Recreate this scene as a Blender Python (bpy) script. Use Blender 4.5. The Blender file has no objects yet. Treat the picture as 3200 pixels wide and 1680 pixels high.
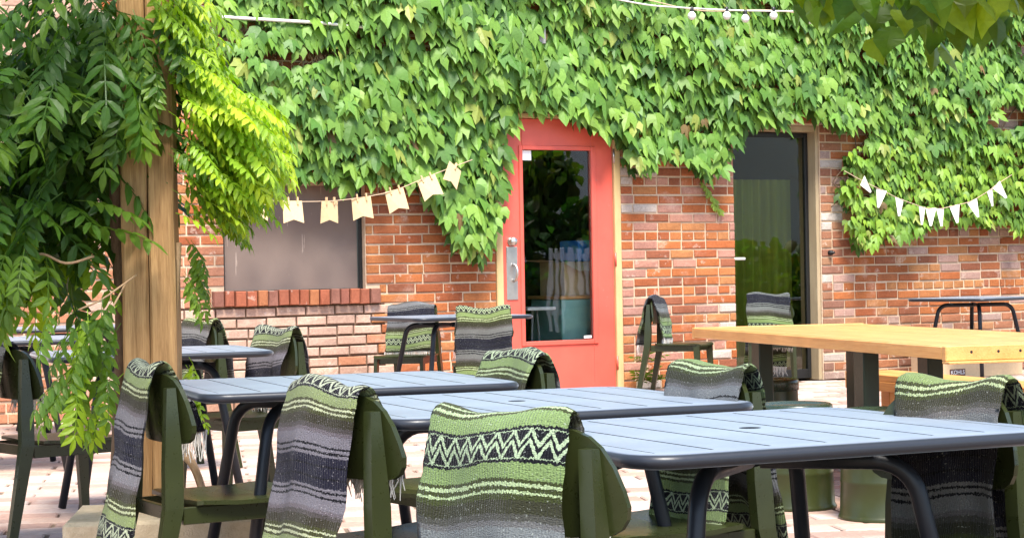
import bpy, math, random
import numpy as np
from mathutils import Vector, Matrix, Quaternion
SC = bpy.context.scene
COL = SC.collection
rnd = random.Random(7)
R = math.radians

# ------------------------------------------------------------------ camera
cd = bpy.data.cameras.new('camera'); cam = bpy.data.objects.new('camera', cd); COL.objects.link(cam)
cd.sensor_width = 36; cd.lens = 36*6200/3200; cd.clip_end = 400; cd.clip_start = .05
_p, _r = .0004, -.0185
_f = Vector((0, math.cos(_p), -math.sin(_p))); _x = Vector((1, 0, 0)); _u = _x.cross(_f)
cx_ = _x*math.cos(_r) + _u*math.sin(_r); cu_ = _u*math.cos(_r) - _x*math.sin(_r)
m = Matrix((cx_, cu_, -_f)).transposed().to_4x4(); m.translation = (0, 0, 1.0)
cam.matrix_world = m; SC.camera = cam
# ------------------------------------------------------------------ sky, sun, exposure
SUN_EL, SUN_AZ = 61, 168       # azimuth clockwise from +Y
w = bpy.data.worlds.new('World'); SC.world = w; w.use_nodes = True
nt = w.node_tree; bg = nt.nodes['Background']
sky = nt.nodes.new('ShaderNodeTexSky'); sky.sky_type = 'NISHITA'; sky.sun_disc = False
sky.sun_elevation = R(SUN_EL); sky.sun_rotation = R(SUN_AZ)
nt.links.new(sky.outputs[0], bg.inputs[0]); bg.inputs[1].default_value = .15
sl = bpy.data.lights.new('sun', 'SUN'); sl.energy = 3.8; sl.angle = R(20); sl.color = (1, .95, .87)
sun = bpy.data.objects.new('sun', sl); COL.objects.link(sun)
sd = Vector((math.sin(R(SUN_AZ))*math.cos(R(SUN_EL)), math.cos(R(SUN_AZ))*math.cos(R(SUN_EL)), math.sin(R(SUN_EL))))
sun.rotation_euler = sd.to_track_quat('Z', 'Y').to_euler(); sun.location = sd*30
vs = SC.view_settings; vs.view_transform = 'Standard'; vs.look = 'None'; vs.exposure = 1.45; vs.gamma = 1
SC.render.film_transparent = False
SC.cycles.max_bounces = 8; SC.cycles.transparent_max_bounces = 12
SC.cycles.use_adaptive_sampling = True; SC.cycles.adaptive_threshold = .015
SC.cycles.use_denoising = True

# ------------------------------------------------------------------ helpers
CS = .95
def tag(o, label=None, cat=None, group=None, kind=None):
    if label: o['label'] = label
    if cat: o['category'] = cat
    if group: o['group'] = group
    if kind: o['kind'] = kind
    return o
def empty(name, loc=(0, 0, 0), rz=0, parent=None):
    o = bpy.data.objects.new(name, None); COL.objects.link(o); o.empty_display_size = .1
    o.location = loc; o.rotation_euler = (0, 0, rz); o.parent = parent
    return o
def link(name, me, parent=None, mat=None, loc=None, rot=None):
    o = bpy.data.objects.new(name, me); COL.objects.link(o); o.parent = parent
    if mat and not me.materials: me.materials.append(mat)
    if loc is not None: o.location = loc
    if rot is not None: o.rotation_euler = rot
    return o
def copy_tree(o, parent=None):
    c = o.copy(); COL.objects.link(c); c.parent = parent
    for ch in list(o.children): copy_tree(ch, c)
    return c
def undelta(d):
    out = set(); t_ = 0
    for x in d: t_ += x; out.add(t_)
    return out
class MB:
    def __init__(s): s.v = []; s.f = []; s.smooth = []; s.uv = None; s.col = None
    def add(s, vs, fs, smooth=False):
        b = len(s.v); s.v += [tuple(p) for p in vs]; s.f += [tuple(i+b for i in f) for f in fs]; s.smooth += [smooth]*len(fs)
        return s
    def box(s, lo, hi):
        x0, y0, z0 = lo; x1, y1, z1 = hi
        return s.add([(x0,y0,z0),(x1,y0,z0),(x1,y1,z0),(x0,y1,z0),(x0,y0,z1),(x1,y0,z1),(x1,y1,z1),(x0,y1,z1)],
                     [(0,3,2,1),(4,5,6,7),(0,1,5,4),(1,2,6,5),(2,3,7,6),(3,0,4,7)])
    def bbox(s, lo, hi, c):            # box with chamfered edges
        lo = Vector(lo); hi = Vector(hi); vs = []; idx = {}
        for ix in (0, 1):
            for iy in (0, 1):
                for iz in (0, 1):
                    p = [(lo[k], hi[k])[(ix, iy, iz)[k]] for k in range(3)]; d = [(1, -1)[(ix, iy, iz)[k]]*c for k in range(3)]
                    for a in range(3):
                        q = list(p)
                        for k in range(3):
                            if k != a: q[k] += d[k]
                        idx[(ix, iy, iz, a)] = len(vs); vs.append(q)
        fs = []
        for a in range(3):
            b, c2 = (a+1) % 3, (a+2) % 3
            for sgn in (0, 1):
                def key(u, w_):
                    k = [0, 0, 0]; k[a] = sgn; k[b] = u; k[c2] = w_; return tuple(k)
                q = [idx[key(0,0)+(a,)], idx[key(1,0)+(a,)], idx[key(1,1)+(a,)], idx[key(0,1)+(a,)]]
                fs.append(q if sgn else q[::-1])
        for a in range(3):              # edge chamfers along axis a
            b, c2 = (a+1) % 3, (a+2) % 3
            for u in (0, 1):
                for w_ in (0, 1):
                    k0 = [0,0,0]; k1 = [0,0,0]; k1[a] = 1
                    for k in (k0, k1): k[b] = u; k[c2] = w_
                    q = [idx[tuple(k0)+(b,)], idx[tuple(k1)+(b,)], idx[tuple(k1)+(c2,)], idx[tuple(k0)+(c2,)]]
                    fs.append(q if (u == w_) else q[::-1])
        for ix in (0, 1):
            for iy in (0, 1):
                for iz in (0, 1):
                    q = [idx[(ix,iy,iz,a)] for a in range(3)]
                    fs.append(q if (ix+iy+iz) % 2 else q[::-1])
        return s.add(vs, fs)
    def tube(s, pts, rad, n=8, cap=True, smooth=True):
        pts = [Vector(p) for p in pts]; rs = rad if hasattr(rad, '__len__') else [rad]*len(pts)
        rings = []; up = None
        for i, p in enumerate(pts):
            t = (pts[min(i+1, len(pts)-1)] - pts[max(i-1, 0)]).normalized()
            if up is None: up = Vector((0,0,1)) if abs(t.z) < .9 else Vector((1,0,0))
            a = t.cross(up)
            if a.length < 1e-5: a = t.cross(Vector((0,1,0)))
            a.normalize(); b = a.cross(t).normalized(); up = b
            rings.append([p + (a*math.cos(2*math.pi*k/n) + b*math.sin(2*math.pi*k/n))*rs[i] for k in range(n)])
        vs = [q for r_ in rings for q in r_]; fs = []
        for i in range(len(pts)-1):
            for k in range(n): fs.append((i*n+k, i*n+(k+1) % n, (i+1)*n+(k+1) % n, (i+1)*n+k))
        b = len(s.v); s.add(vs, fs, smooth)
        if cap:
            s.f += [tuple(b+k for k in range(n))[::-1], tuple(b+(len(pts)-1)*n+k for k in range(n))]; s.smooth += [False, False]
        return s
    def lathe(s, prof, n=28, cx=0, cy=0, smooth=True):
        vs = []; fs = []
        for (r_, z) in prof:
            for k in range(n): vs.append((cx+r_*math.cos(2*math.pi*k/n), cy+r_*math.sin(2*math.pi*k/n), z))
        for i in range(len(prof)-1):
            for k in range(n): fs.append((i*n+k, i*n+(k+1) % n, (i+1)*n+(k+1) % n, (i+1)*n+k))
        return s.add(vs, fs, smooth)
    def loft(s, rings, smooth=False, cap=True):
        n = len(rings[0]); vs = [q for r_ in rings for q in r_]; fs = []
        for i in range(len(rings)-1):
            for k in range(n): fs.append((i*n+k, i*n+(k+1) % n, (i+1)*n+(k+1) % n, (i+1)*n+k))
        b = len(s.v); s.add(vs, fs, smooth)
        if cap:
            s.f += [tuple(b+k for k in range(n))[::-1], tuple(b+(len(rings)-1)*n+k for k in range(n))]; s.smooth += [False, False]
        return s
    def mesh(s, name, mat=None):
        me = bpy.data.meshes.new(name); me.from_pydata(s.v, [], s.f); me.polygons.foreach_set('use_smooth', s.smooth)
        if s.col is not None:
            a = me.attributes.new('Col', 'FLOAT_COLOR', 'POINT'); a.data.foreach_set('color', np.asarray(s.col, np.float32).ravel())
        if mat: me.materials.append(mat)
        me.update(); return me
    def build(s, name, mat, parent=None, loc=None, rot=None): return link(name, s.mesh(name, mat), parent, None, loc, rot)
def white_col(me):
    a = me.attributes.new('Col', 'FLOAT_COLOR', 'POINT'); a.data.foreach_set('color', np.ones(len(me.vertices)*4, np.float32))
def rect_ring(c, hx, hy, ax=Vector((1,0,0)), ay=Vector((0,1,0))):
    c = Vector(c); return [c-ax*hx-ay*hy, c+ax*hx-ay*hy, c+ax*hx+ay*hy, c-ax*hx+ay*hy]
def joined(name, mats, parent, parts, matname=None):
    """parts: list of (verts Nx3 array, faces array, col) all of same poly size lists"""
    V = []; F = []; C = []; b = 0; sm = []
    for v, f, c in parts:
        V.append(v); C.append(np.tile(np.array([c[0], c[1], c[2], 1.0]), (len(v), 1)))
        F += [tuple(i+b for i in q) for q in f]; b += len(v)
    me = bpy.data.meshes.new(name); me.from_pydata(np.concatenate(V).tolist(), [], F)
    a = me.attributes.new('Col', 'FLOAT_COLOR', 'POINT'); a.data.foreach_set('color', np.concatenate(C).astype(np.float32).ravel())
    me.materials.append(mats); me.update()
    o = link(name, me, parent); return o

# ------------------------------------------------------------------ materials
class NT:
    def __init__(s, name):
        s.m = bpy.data.materials.new(name); s.m.use_nodes = True; s.t = s.m.node_tree; s.n = s.t.nodes
        s.bsdf = s.n['Principled BSDF']; s.out = s.n['Material Output']
    def new(s, typ, **kw):
        nd = s.n.new(typ)
        for k, v in kw.items():
            setattr(nd, k, v)
        return nd
    def l(s, a, b): s.t.links.new(a, b)
    def val(s, inp, v):
        if hasattr(v, 'is_output') : s.l(v, inp)
        else: inp.default_value = v
    def math(s, op, a, b=0.0, c=None, clamp=False):
        nd = s.new('ShaderNodeMath', operation=op); nd.use_clamp = clamp
        s.val(nd.inputs[0], a); s.val(nd.inputs[1], b)
        if c is not None: s.val(nd.inputs[2], c)
        return nd.outputs[0]
    def mix(s, fac, a, b, mode='MIX'):
        nd = s.new('ShaderNodeMix', data_type='RGBA', blend_type=mode)
        s.val(nd.inputs['Factor'], fac)
        for k, v in ((6, a), (7, b)):
            if hasattr(v, 'is_output'): s.l(v, nd.inputs[k])
            else: nd.inputs[k].default_value = (*v, 1) if len(v) == 3 else v
        return nd.outputs[2]
    def noise(s, vec, scale, detail=3, rough=.55):
        nd = s.new('ShaderNodeTexNoise'); nd.inputs['Scale'].default_value = scale; nd.inputs['Detail'].default_value = detail
        nd.inputs['Roughness'].default_value = rough
        if vec is not None: s.l(vec, nd.inputs['Vector'])
        return nd.outputs['Fac']
    def ramp(s, fac, stops, interp='LINEAR'):
        nd = s.new('ShaderNodeValToRGB'); cr = nd.color_ramp; cr.interpolation = interp
        while len(cr.elements) < len(stops): cr.elements.new(.5)
        for e, (p, c) in zip(cr.elements, stops): e.position = p; e.color = (*c, 1) if len(c) == 3 else c
        s.l(fac, nd.inputs[0]); return nd.outputs[0]
    def coord(s, kind='Object'): return s.new('ShaderNodeTexCoord').outputs[kind]
    def scale(s, vec, sc):
        nd = s.new('ShaderNodeMapping'); nd.inputs['Scale'].default_value = sc; s.l(vec, nd.inputs['Vector']); return nd.outputs[0]
    def bump(s, h, strength=.3, dist=.01):
        nd = s.new('ShaderNodeBump'); nd.inputs['Strength'].default_value = strength; nd.inputs['Distance'].default_value = dist
        s.l(h, nd.inputs['Height']); s.l(nd.outputs[0], s.bsdf.inputs['Normal']); return nd.outputs[0]
    def set(s, color=None, rough=None, metal=None, spec=None):
        if color is not None: 
            if hasattr(color, 'is_output'): s.l(color, s.bsdf.inputs['Base Color'])
            else: s.bsdf.inputs['Base Color'].default_value = (*color, 1)
        if rough is not None: s.val(s.bsdf.inputs['Roughness'], rough)
        if metal is not None: s.bsdf.inputs['Metallic'].default_value = metal
        if spec is not None: s.bsdf.inputs['Specular IOR Level'].default_value = spec
        return s.m
    def tint(s):                     # Col attribute times object colour
        a = s.new('ShaderNodeAttribute'); a.attribute_name = 'Col'
        o = s.new('ShaderNodeObjectInfo')
        return s.mix(1, a.outputs['Color'], o.outputs['Color'], 'MULTIPLY')
def mat_brick(name='brick_face', rough=.9):
    t = NT(name); c = t.tint(); P = t.coord('Object'); G = t.new('ShaderNodeNewGeometry').outputs['Position']
    n1 = t.noise(G, 9, 4); n2 = t.noise(G, 60, 4, .7); n3 = t.noise(G, 260, 2)
    v = t.mix(t.math('MULTIPLY_ADD', n2, 1.6, -.3, True), t.mix(1, c, (.55, .5, .5), 'MULTIPLY'), c)
    pale = t.math('MULTIPLY', t.math('GREATER_THAN', n1, .64), t.math('MULTIPLY_ADD', n2, 2.2, -.75, True))
    v = t.mix(t.math('MULTIPLY', pale, .7), v, (.72, .6, .5))
    stn = t.noise(t.scale(G, (1, 1, .45)), 2.6, 5, .6)
    v = t.mix(t.math('MULTIPLY_ADD', stn, 2.4, -.75, True), t.mix(1, v, (.74, .70, .67), 'MULTIPLY'), v)
    eff = t.math('MULTIPLY', t.math('MULTIPLY_ADD', t.noise(G, 3.3, 4, .65), 5, -2.9, True), t.math('MULTIPLY_ADD', n2, 2, -.5, True))
    v = t.mix(t.math('MULTIPLY', eff, .55), v, (.68, .56, .46))
    dk = t.math('GREATER_THAN', n3, .69)
    v = t.mix(t.math('MULTIPLY', dk, .45), v, (.09, .045, .035))
    t.set(v, rough, spec=.2); t.bump(t.math('ADD', n2, t.math('MULTIPLY', n3, .6)), .5, .006); return t.m
def mat_mortar(name, col, dark):
    t = NT(name); G = t.new('ShaderNodeNewGeometry').outputs['Position']
    n = t.noise(G, 25, 5, .7); n2 = t.noise(G, 180, 3)
    t.set(t.mix(t.math('MULTIPLY_ADD', n, 1.8, -.4, True), dark, col), .95, spec=.1); t.bump(n2, .6, .006); return t.m
def mat_paint(name, col, rough=.45, var=.12, scale=18, spec=.5, bumpd=.001, wear=None):
    t = NT(name); P = t.coord('Object'); n = t.noise(P, scale, 4); n2 = t.noise(P, scale*9, 3)
    c = t.mix(t.math('MULTIPLY_ADD', n, 1.4, -.2, True), tuple(x*(1-var) for x in col), tuple(min(1, x*(1+var)) for x in col))
    if wear:
        e = t.math('MULTIPLY', t.math('GREATER_THAN', n2, .7), t.math('GREATER_THAN', n, .5)); c = t.mix(t.math('MULTIPLY', e, .5), c, wear)
    t.set(c, t.math('MULTIPLY_ADD', n2, .18, rough-.09), spec=spec); t.bump(n2, .15, bumpd); return t.m
def mat_wood(name, c1, c2, axis=2, scale=10, rough=.7, stretch=.06, knots=False):
    t = NT(name); P = t.coord('Object'); sc = [1, 1, 1]; sc[axis] = stretch
    V = t.scale(P, sc); n = t.noise(V, scale, 5, .65); n2 = t.noise(V, scale*7, 4, .7)
    f = t.math('MULTIPLY_ADD', t.math('ADD', t.math('MULTIPLY', n, .6), t.math('MULTIPLY', n2, .6)), 2.2, -.85, True)
    c = t.mix(f, c1, c2)
    big = t.noise(t.scale(P, (1, 1, .5)), 5, 3); c = t.mix(t.math('MULTIPLY_ADD', big, 1.6, -.45, True), t.mix(1, c, (.72, .68, .64), 'MULTIPLY'), c)
    t.set(c, rough, spec=.3); t.bump(n2, .5, .004); return t.m
def mat_leaf(name, trans=.5, glow=(1.15, 1.3, .35), rough=.42):
    t = NT(name); c = t.tint(); G = t.new('ShaderNodeNewGeometry').outputs['Position']
    n = t.noise(G, 55, 3); n2 = t.noise(G, 14, 2)
    c = t.mix(t.math('MULTIPLY_ADD', n, 1.3, -.15, True), t.mix(1, c, (.72, .76, .62), 'MULTIPLY'), t.mix(1, c, (1.12, 1.1, 1.05), 'MULTIPLY'))
    t.set(c, rough, spec=.35); t.bump(n, .25, .004)
    tr = t.new('ShaderNodeBsdfTranslucent'); t.l(t.mix(1, c, glow, 'MULTIPLY'), tr.inputs['Color'])
    mx = t.new('ShaderNodeMixShader'); mx.inputs[0].default_value = trans
    t.l(t.bsdf.outputs[0], mx.inputs[1]); t.l(tr.outputs[0], mx.inputs[2]); t.l(mx.outputs[0], t.out.inputs['Surface']); return t.m
def mat_glass(name, refl=.14, tint=(.8, .86, .82)):
    t = NT(name); tr = t.new('ShaderNodeBsdfTransparent'); tr.inputs[0].default_value = (*tint, 1)
    gl = t.new('ShaderNodeBsdfGlossy'); gl.inputs['Roughness'].default_value = .004
    P = t.coord('Object'); nz = t.new('ShaderNodeBump'); nz.inputs['Strength'].default_value = .03; nz.inputs['Distance'].default_value = .02
    t.l(t.noise(P, 3.5, 1), nz.inputs['Height']); t.l(nz.outputs[0], gl.inputs['Normal'])
    fr = t.new('ShaderNodeFresnel'); fr.inputs[0].default_value = 1.5
    mx = t.new('ShaderNodeMixShader'); t.l(t.math('ADD', fr.outputs[0], refl, clamp=True), mx.inputs[0])
    t.l(tr.outputs[0], mx.inputs[1]); t.l(gl.outputs[0], mx.inputs[2]); t.l(mx.outputs[0], t.out.inputs['Surface']); return t.m
def mat_plain(name, col, rough=.6, metal=0, spec=.5):
    t = NT(name); P = t.coord('Object'); n = t.noise(P, 40, 3)
    t.set(t.mix(n, tuple(x*.85 for x in col), tuple(min(1, x*1.12) for x in col)), rough, metal, spec); return t.m
M = {}
M['brick'] = mat_brick()
M['mortar'] = mat_mortar('mortar_buff', (.64, .49, .345), (.45, .32, .21))
M['mortar_dark'] = mat_mortar('mortar_dark', (.20, .13, .085), (.10, .065, .045))
M['red'] = mat_paint('red_door_paint', (.64, .098, .066), .4, .2, 3, wear=(.42, .16, .12))
M['tan_frame'] = mat_wood('tan_frame_wood', (.62, .44, .2), (.72, .54, .28), 2, 14)
M['grey_frame'] = mat_wood('weathered_frame', (.36, .28, .17), (.5, .4, .25), 2, 14)
M['steel'] = mat_plain('brushed_steel', (.55, .53, .5), .32, .9)
M['dark_metal'] = mat_plain('dark_metal', (.03, .03, .03), .4, .6)
M['glass'] = mat_glass('door_glass', .03, (.96, .98, .97))
M['glass2'] = mat_glass('dark_door_glass', .005, (.88, .9, .78))
M['white'] = mat_plain('white_paper', (.8, .8, .78), .7)
M['ivy'] = mat_leaf('ivy_leaf', .3, rough=.5)
M['wist'] = mat_leaf('wisteria_leaf', .5, (1.35, 1.45, .25))
M['bigleaf'] = mat_leaf('branch_leaf', .55, (1.6, 1.6, .3))
M['bark'] = mat_wood('vine_bark', (.10, .065, .04), (.24, .16, .10), 2, 22, .9, .2)
M['vine'] = mat_wood('tan_vine_bark', (.34, .2, .1), (.58, .4, .24), 2, 26, .85, .2)
M['post'] = mat_wood('weathered_post', (.21, .105, .038), (.60, .37, .165), 2, 38, .8, .035)
M['olive'] = mat_paint('olive_chair_paint', (.021, .026, .007), .3, .25, 9, .45)
def mat_slate():                     # powder coat, pale sky glare painted into its upward faces
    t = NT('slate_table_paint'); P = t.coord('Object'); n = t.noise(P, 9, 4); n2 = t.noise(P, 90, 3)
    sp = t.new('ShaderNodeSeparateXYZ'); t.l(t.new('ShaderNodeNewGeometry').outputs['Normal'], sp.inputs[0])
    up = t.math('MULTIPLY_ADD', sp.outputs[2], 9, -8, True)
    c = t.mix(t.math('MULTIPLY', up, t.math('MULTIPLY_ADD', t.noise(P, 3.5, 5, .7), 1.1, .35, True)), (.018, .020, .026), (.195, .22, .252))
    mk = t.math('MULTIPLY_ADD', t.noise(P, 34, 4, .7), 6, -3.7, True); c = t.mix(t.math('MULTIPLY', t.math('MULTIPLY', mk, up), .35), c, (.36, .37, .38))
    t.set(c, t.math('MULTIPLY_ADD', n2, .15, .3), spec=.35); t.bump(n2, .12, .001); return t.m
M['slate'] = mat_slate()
_b = M['slate'].node_tree.nodes['Principled BSDF']; _b.inputs['Sheen Weight'].default_value = .35; _b.inputs['Sheen Roughness'].default_value = .35; _b.inputs['Sheen Tint'].default_value = (.75, .85, 1, 1)
M['slate_leg'] = mat_paint('slate_leg_paint', (.012, .014, .019), .4, .15, 10, .3)
M['oak'] = mat_wood('oiled_table_wood', (.64, .27, .065), (.90, .52, .185), 1, 20, .33, .05)
_b = M['oak'].node_tree.nodes['Principled BSDF']; _b.inputs['Coat Weight'].default_value = .4; _b.inputs['Coat Roughness'].default_value = .3
M['bench'] = mat_wood('bench_wood', (.58, .23, .05), (.80, .40, .12), 1, 20, .45, .05)
M['steel_green'] = mat_paint('green_steel', (.009, .018, .010), .4, .2, 8, .35)
M['drum'] = mat_paint('olive_drum_paint', (.03, .036, .010), .32, .25, 6, .4, wear=(.08, .06, .035))
M['drum_lid'] = mat_paint('olive_lid_paint', (.022, .036, .02), .28, .2, 6)
M['card'] = mat_plain('cardboard', (.60, .43, .25), .85)
M['label'] = mat_plain('brown_label', (.09, .028, .018), .6)
M['flag'] = mat_plain('burlap_flag', (.62, .44, .235), .9)
M['flag_w'] = mat_plain('white_flag', (.8, .76, .68), .9)
M['peg'] = mat_plain('peg_wood', (.6, .38, .2), .8)
M['cord'] = mat_plain('cord', (.5, .36, .24), .9)
M['pipe'] = mat_plain('white_pipe', (.7, .68, .62), .5)
M['grey'] = mat_plain('grey_box', (.25, .25, .24), .6)
M['blue'] = mat_plain('blue_crate', (.05, .3, .85), .5)
M['teal'] = mat_paint('teal_board', (.24, .5, .45), .5)
M['inner'] = mat_plain('interior_wall', (.05, .045, .035), .9)
M['curtain'] = mat_wood('olive_curtain', (.17, .215, .035), (.26, .30, .06), 2, 14, .9, .03)
M['stone'] = mat_mortar('stone_block', (.62, .5, .34), (.42, .32, .2))
M['sand'] = mat_mortar('joint_sand', (.22, .16, .115), (.12, .085, .06))
def mat_panel():
    t = NT('brown_board_paint'); P = t.coord('Object'); n = t.noise(P, 7, 4); n2 = t.noise(P, 120, 3)
    st = t.noise(t.scale(P, (34, 1, 2.2)), 1, 3, .6)
    c = t.mix(n, (.17, .125, .102), (.20, .148, .122))
    c = t.mix(t.math('MULTIPLY', t.math('GREATER_THAN', st, .67), .6), c, (.5, .4, .33))
    t.set(c, .6, spec=.3); t.bump(n2, .2, .003); return t.m
M['panel'] = mat_panel()
def mat_paver():
    t = NT('brick_paver'); c = t.tint(); G = t.new('ShaderNodeNewGeometry').outputs['Position']
    n = t.noise(G, 6, 4); n2 = t.noise(G, 45, 4, .7)
    v = t.mix(t.math('MULTIPLY_ADD', n2, 1.8, -.4, True), t.mix(1, c, (.7, .66, .64), 'MULTIPLY'), c)
    v = t.mix(t.math('MULTIPLY', t.math('GREATER_THAN', n, .6), .3), v, (.5, .42, .35))
    t.set(v, .85, spec=.25); t.bump(n2, .4, .004); return t.m
M['paver'] = mat_paver()
BL_P = .24
def mat_blanket(name, off, shift=(1, 1, 1), uoff=0, per=1.0):
    t = NT(name); uv = t.new('ShaderNodeUVMap'); uv.uv_map = 'UVMap'
    sp = t.new('ShaderNodeSeparateXYZ'); t.l(uv.outputs[0], sp.inputs[0]); u, v = sp.outputs[0], sp.outputs[1]
    jag = t.math('SUBTRACT', t.noise(t.scale(uv.outputs[0], (210, 120, 210)), 1, 1), .5)
    wav = t.math('SUBTRACT', t.noise(t.scale(uv.outputs[0], (9, 9, 9)), 1, 1), .5)
    v2 = t.math('ADD', t.math('ADD', t.math('MULTIPLY', v, per), off), t.math('ADD', t.math('MULTIPLY', jag, .0105), t.math('MULTIPLY', wav, .012)))
    sg = t.math('SUBTRACT', t.math('FLOORED_MODULO', t.math('ADD', v2, BL_P), 2*BL_P), BL_P)
    a = t.math('ABSOLUTE', sg)
    gr, lt, ol, dk = (.155, .20, .075), (.31, .35, .19), (.036, .04, .012), (.028, .026, .014)
    li, bk, nv, wz = (.125, .122, .124), (.004, .004, .006), (.010, .010, .018), (.28, .32, .20)
    st = [(0, wz), (.026, bk), (.031, gr), (.060, ol), (.066, lt), (.073, ol), (.081, lt), (.086, ol), (.096, dk), (.120, (.05, .045, .038)), (.132, (.095, .085, .085)), (.142, li),
          (.172, bk), (.178, li), (.187, bk), (.193, li), (.200, nv), (.222, bk), (.226, nv), (.24, nv)]
    c = t.ramp(t.math('DIVIDE', a, BL_P), [(p/BL_P, q) for p, q in st], 'CONSTANT')
    p = .034
    tri = t.math('MULTIPLY', t.math('SUBTRACT', t.math('DIVIDE', t.math('PINGPONG', t.math('ADD', u, uoff), p/2), p/2), .5), .03)
    d = t.math('ABSOLUTE', t.math('SUBTRACT', sg, tri))
    zz = t.math('MAXIMUM', t.math('LESS_THAN', d, .0048), t.math('GREATER_THAN', d, .0155))
    zz = t.math('MULTIPLY', zz, t.math('LESS_THAN', a, .0245))
    c = t.mix(zz, c, bk)
    # coarse yarn: light flecks and weft ribs
    fl = t.noise(t.scale(uv.outputs[0], (230, 420, 300)), 1, 2, .6)
    c = t.mix(t.math('MULTIPLY_ADD', fl, 3.0, -1.5, True), c, t.mix(1, c, (1.55, 1.5, 1.45), 'MULTIPLY'))
    sp_ = t.noise(t.scale(uv.outputs[0], (170, 170, 170)), 1, 2, .6)
    c = t.mix(t.math('MULTIPLY', t.math('GREATER_THAN', sp_, .66), .4), c, (.40, .39, .35))
    c = t.mix(t.math('MULTIPLY_ADD', fl, -3.4, 1.5, True), c, t.mix(1, c, (.42, .42, .38), 'MULTIPLY'))
    c = t.mix(1, c, shift, 'MULTIPLY')
    t.set(c, .97, spec=.08)
    t.bsdf.inputs['Sheen Weight'].default_value = .08
    wv = t.new('ShaderNodeTexWave'); wv.wave_type = 'BANDS'; wv.bands_direction = 'X'; wv.inputs['Scale'].default_value = 55; wv.inputs['Distortion'].default_value = 2.5
    t.l(uv.outputs[0], wv.inputs['Vector'])
    t.bump(t.math('ADD', fl, t.math('MULTIPLY', wv.outputs['Fac'], .35)), .9, .006); return t.m
M['fringe'] = mat_plain('cream_fringe', (.7, .66, .6), .95)

# ================================================================== SETTING
# ---- ground
gb = MB().add([(-60,-60,-.012),(60,-60,-.012),(60,60,-.012),(-60,60,-.012)], [(0,1,2,3)])
ground = gb.build('ground', M['sand']); tag(ground, 'sunlit brick paved patio floor', None, None, 'structure')
PAVER_PICK = undelta([334,1,1,20,1,2,19,1,1,1,19,1,22,1,1,17,1,4,1,1,14,1,3,1,4,1,13,1,4,3,1,1,1,14,1,3,1,3,1,1,1,14,1,4,1,2,1,1,1,15,1,3,4,1,2,14,1,4,4,1,1,1,14,1,3,4,2,1,15,1,4,4,3,15,1,3,1,3,1,2,15,1,4,22,1,1,1,2,1,22,1,2,1,1,1,22,1,1,1,1,3,21,1,2,1,2,22,1,1,1,1,3,23,1,2,1,2,23,1,1,1,1,1,2,23,1,2,1,2,23,1,1,1,1,1,2,24,1,2,1,2,1,24,1,3,1,2,24,1,1,2,1,3,24,4,1,2,24,4,1,3,28,1,1,2,29,1,3,29,1,32,1,33,1,29,4,1,29,4,1,29,2,32,1,1,15,1,16,1,1,15,1,13,1,17,13,1,16,1,12,1,17,1,12,16,1,28,1,25,1,1,24,1,24,1,21,1,1,20,1,18,1,1,18,1,1,16,1,12,4,1,13,1,13,1,5,6,1,4,1,6,4,18,12])   #PAVERS
PW, PL, PYAW = .165, .33, R(9)
def paver_list():
    r = random.Random(3); out = []
    ca, sa = math.cos(PYAW), math.sin(PYAW)
    for j in range(0, 92):
        for i in range(-22, 24):
            u = (i + (.5 if j % 2 else 0))*PL + r.uniform(-.006, .006); v = j*PW
            x = u*ca - v*sa + .4; y = 4.2 + u*sa + v*ca
            k = r.random(); h = r.uniform(-.003, .001); rz = r.uniform(-.012, .012); 
            if abs(x) > .34*y + 1.2 or y > 15.45 + .551*x - .05 or y < 3.5: continue
            out.append((x, y, h, rz, k))
    return out
def paver_mesh():
    a, b, c = PL/2-.0055, PW/2-.0055, .006
    v = [(-a,-b,-.02),(a,-b,-.02),(a,b,-.02),(-a,b,-.02),(-a,-b,-c),(a,-b,-c),(a,b,-c),(-a,b,-c),(-a+c,-b+c,0),(a-c,-b+c,0),(a-c,b-c,0),(-a+c,b-c,0)]
    f = [(0,1,5,4),(1,2,6,5),(2,3,7,6),(3,0,4,7),(4,5,9,8),(5,6,10,9),(6,7,11,10),(7,4,8,11),(8,9,10,11)]
    return v, f
def paver_col(k):
    pal = [(.46,.32,.25),(.42,.27,.21),(.50,.37,.30),(.38,.25,.20),(.52,.40,.34),(.44,.33,.28)]
    c = pal[int(k*5.999)]; s = .9 + .22*((k*37) % 1); return tuple(x*s for x in c)
pv, pf = paver_mesh(); pv = np.array(pv); pm = bpy.data.meshes.new('paver'); pm.from_pydata(pv.tolist(), [], pf); white_col(pm); pm.materials.append(M['paver'])
rest = []
for i, (x, y, h, rz, k) in enumerate(paver_list()):
    rz += PYAW
    if PAVER_PICK is not None and i in PAVER_PICK:
        o = link('paver', pm, ground, None, (x, y, h), (0, 0, rz)); o.color = (*paver_col(k), 1)
    else:
        c_, s_ = math.cos(rz), math.sin(rz)
        rest.append((pv @ np.array([[c_, s_, 0], [-s_, c_, 0], [0, 0, 1]]) + np.array([x, y, h]), pf, paver_col(k)))
tag(joined('paver_field', M['paver'], ground, rest), kind='stuff')

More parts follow.
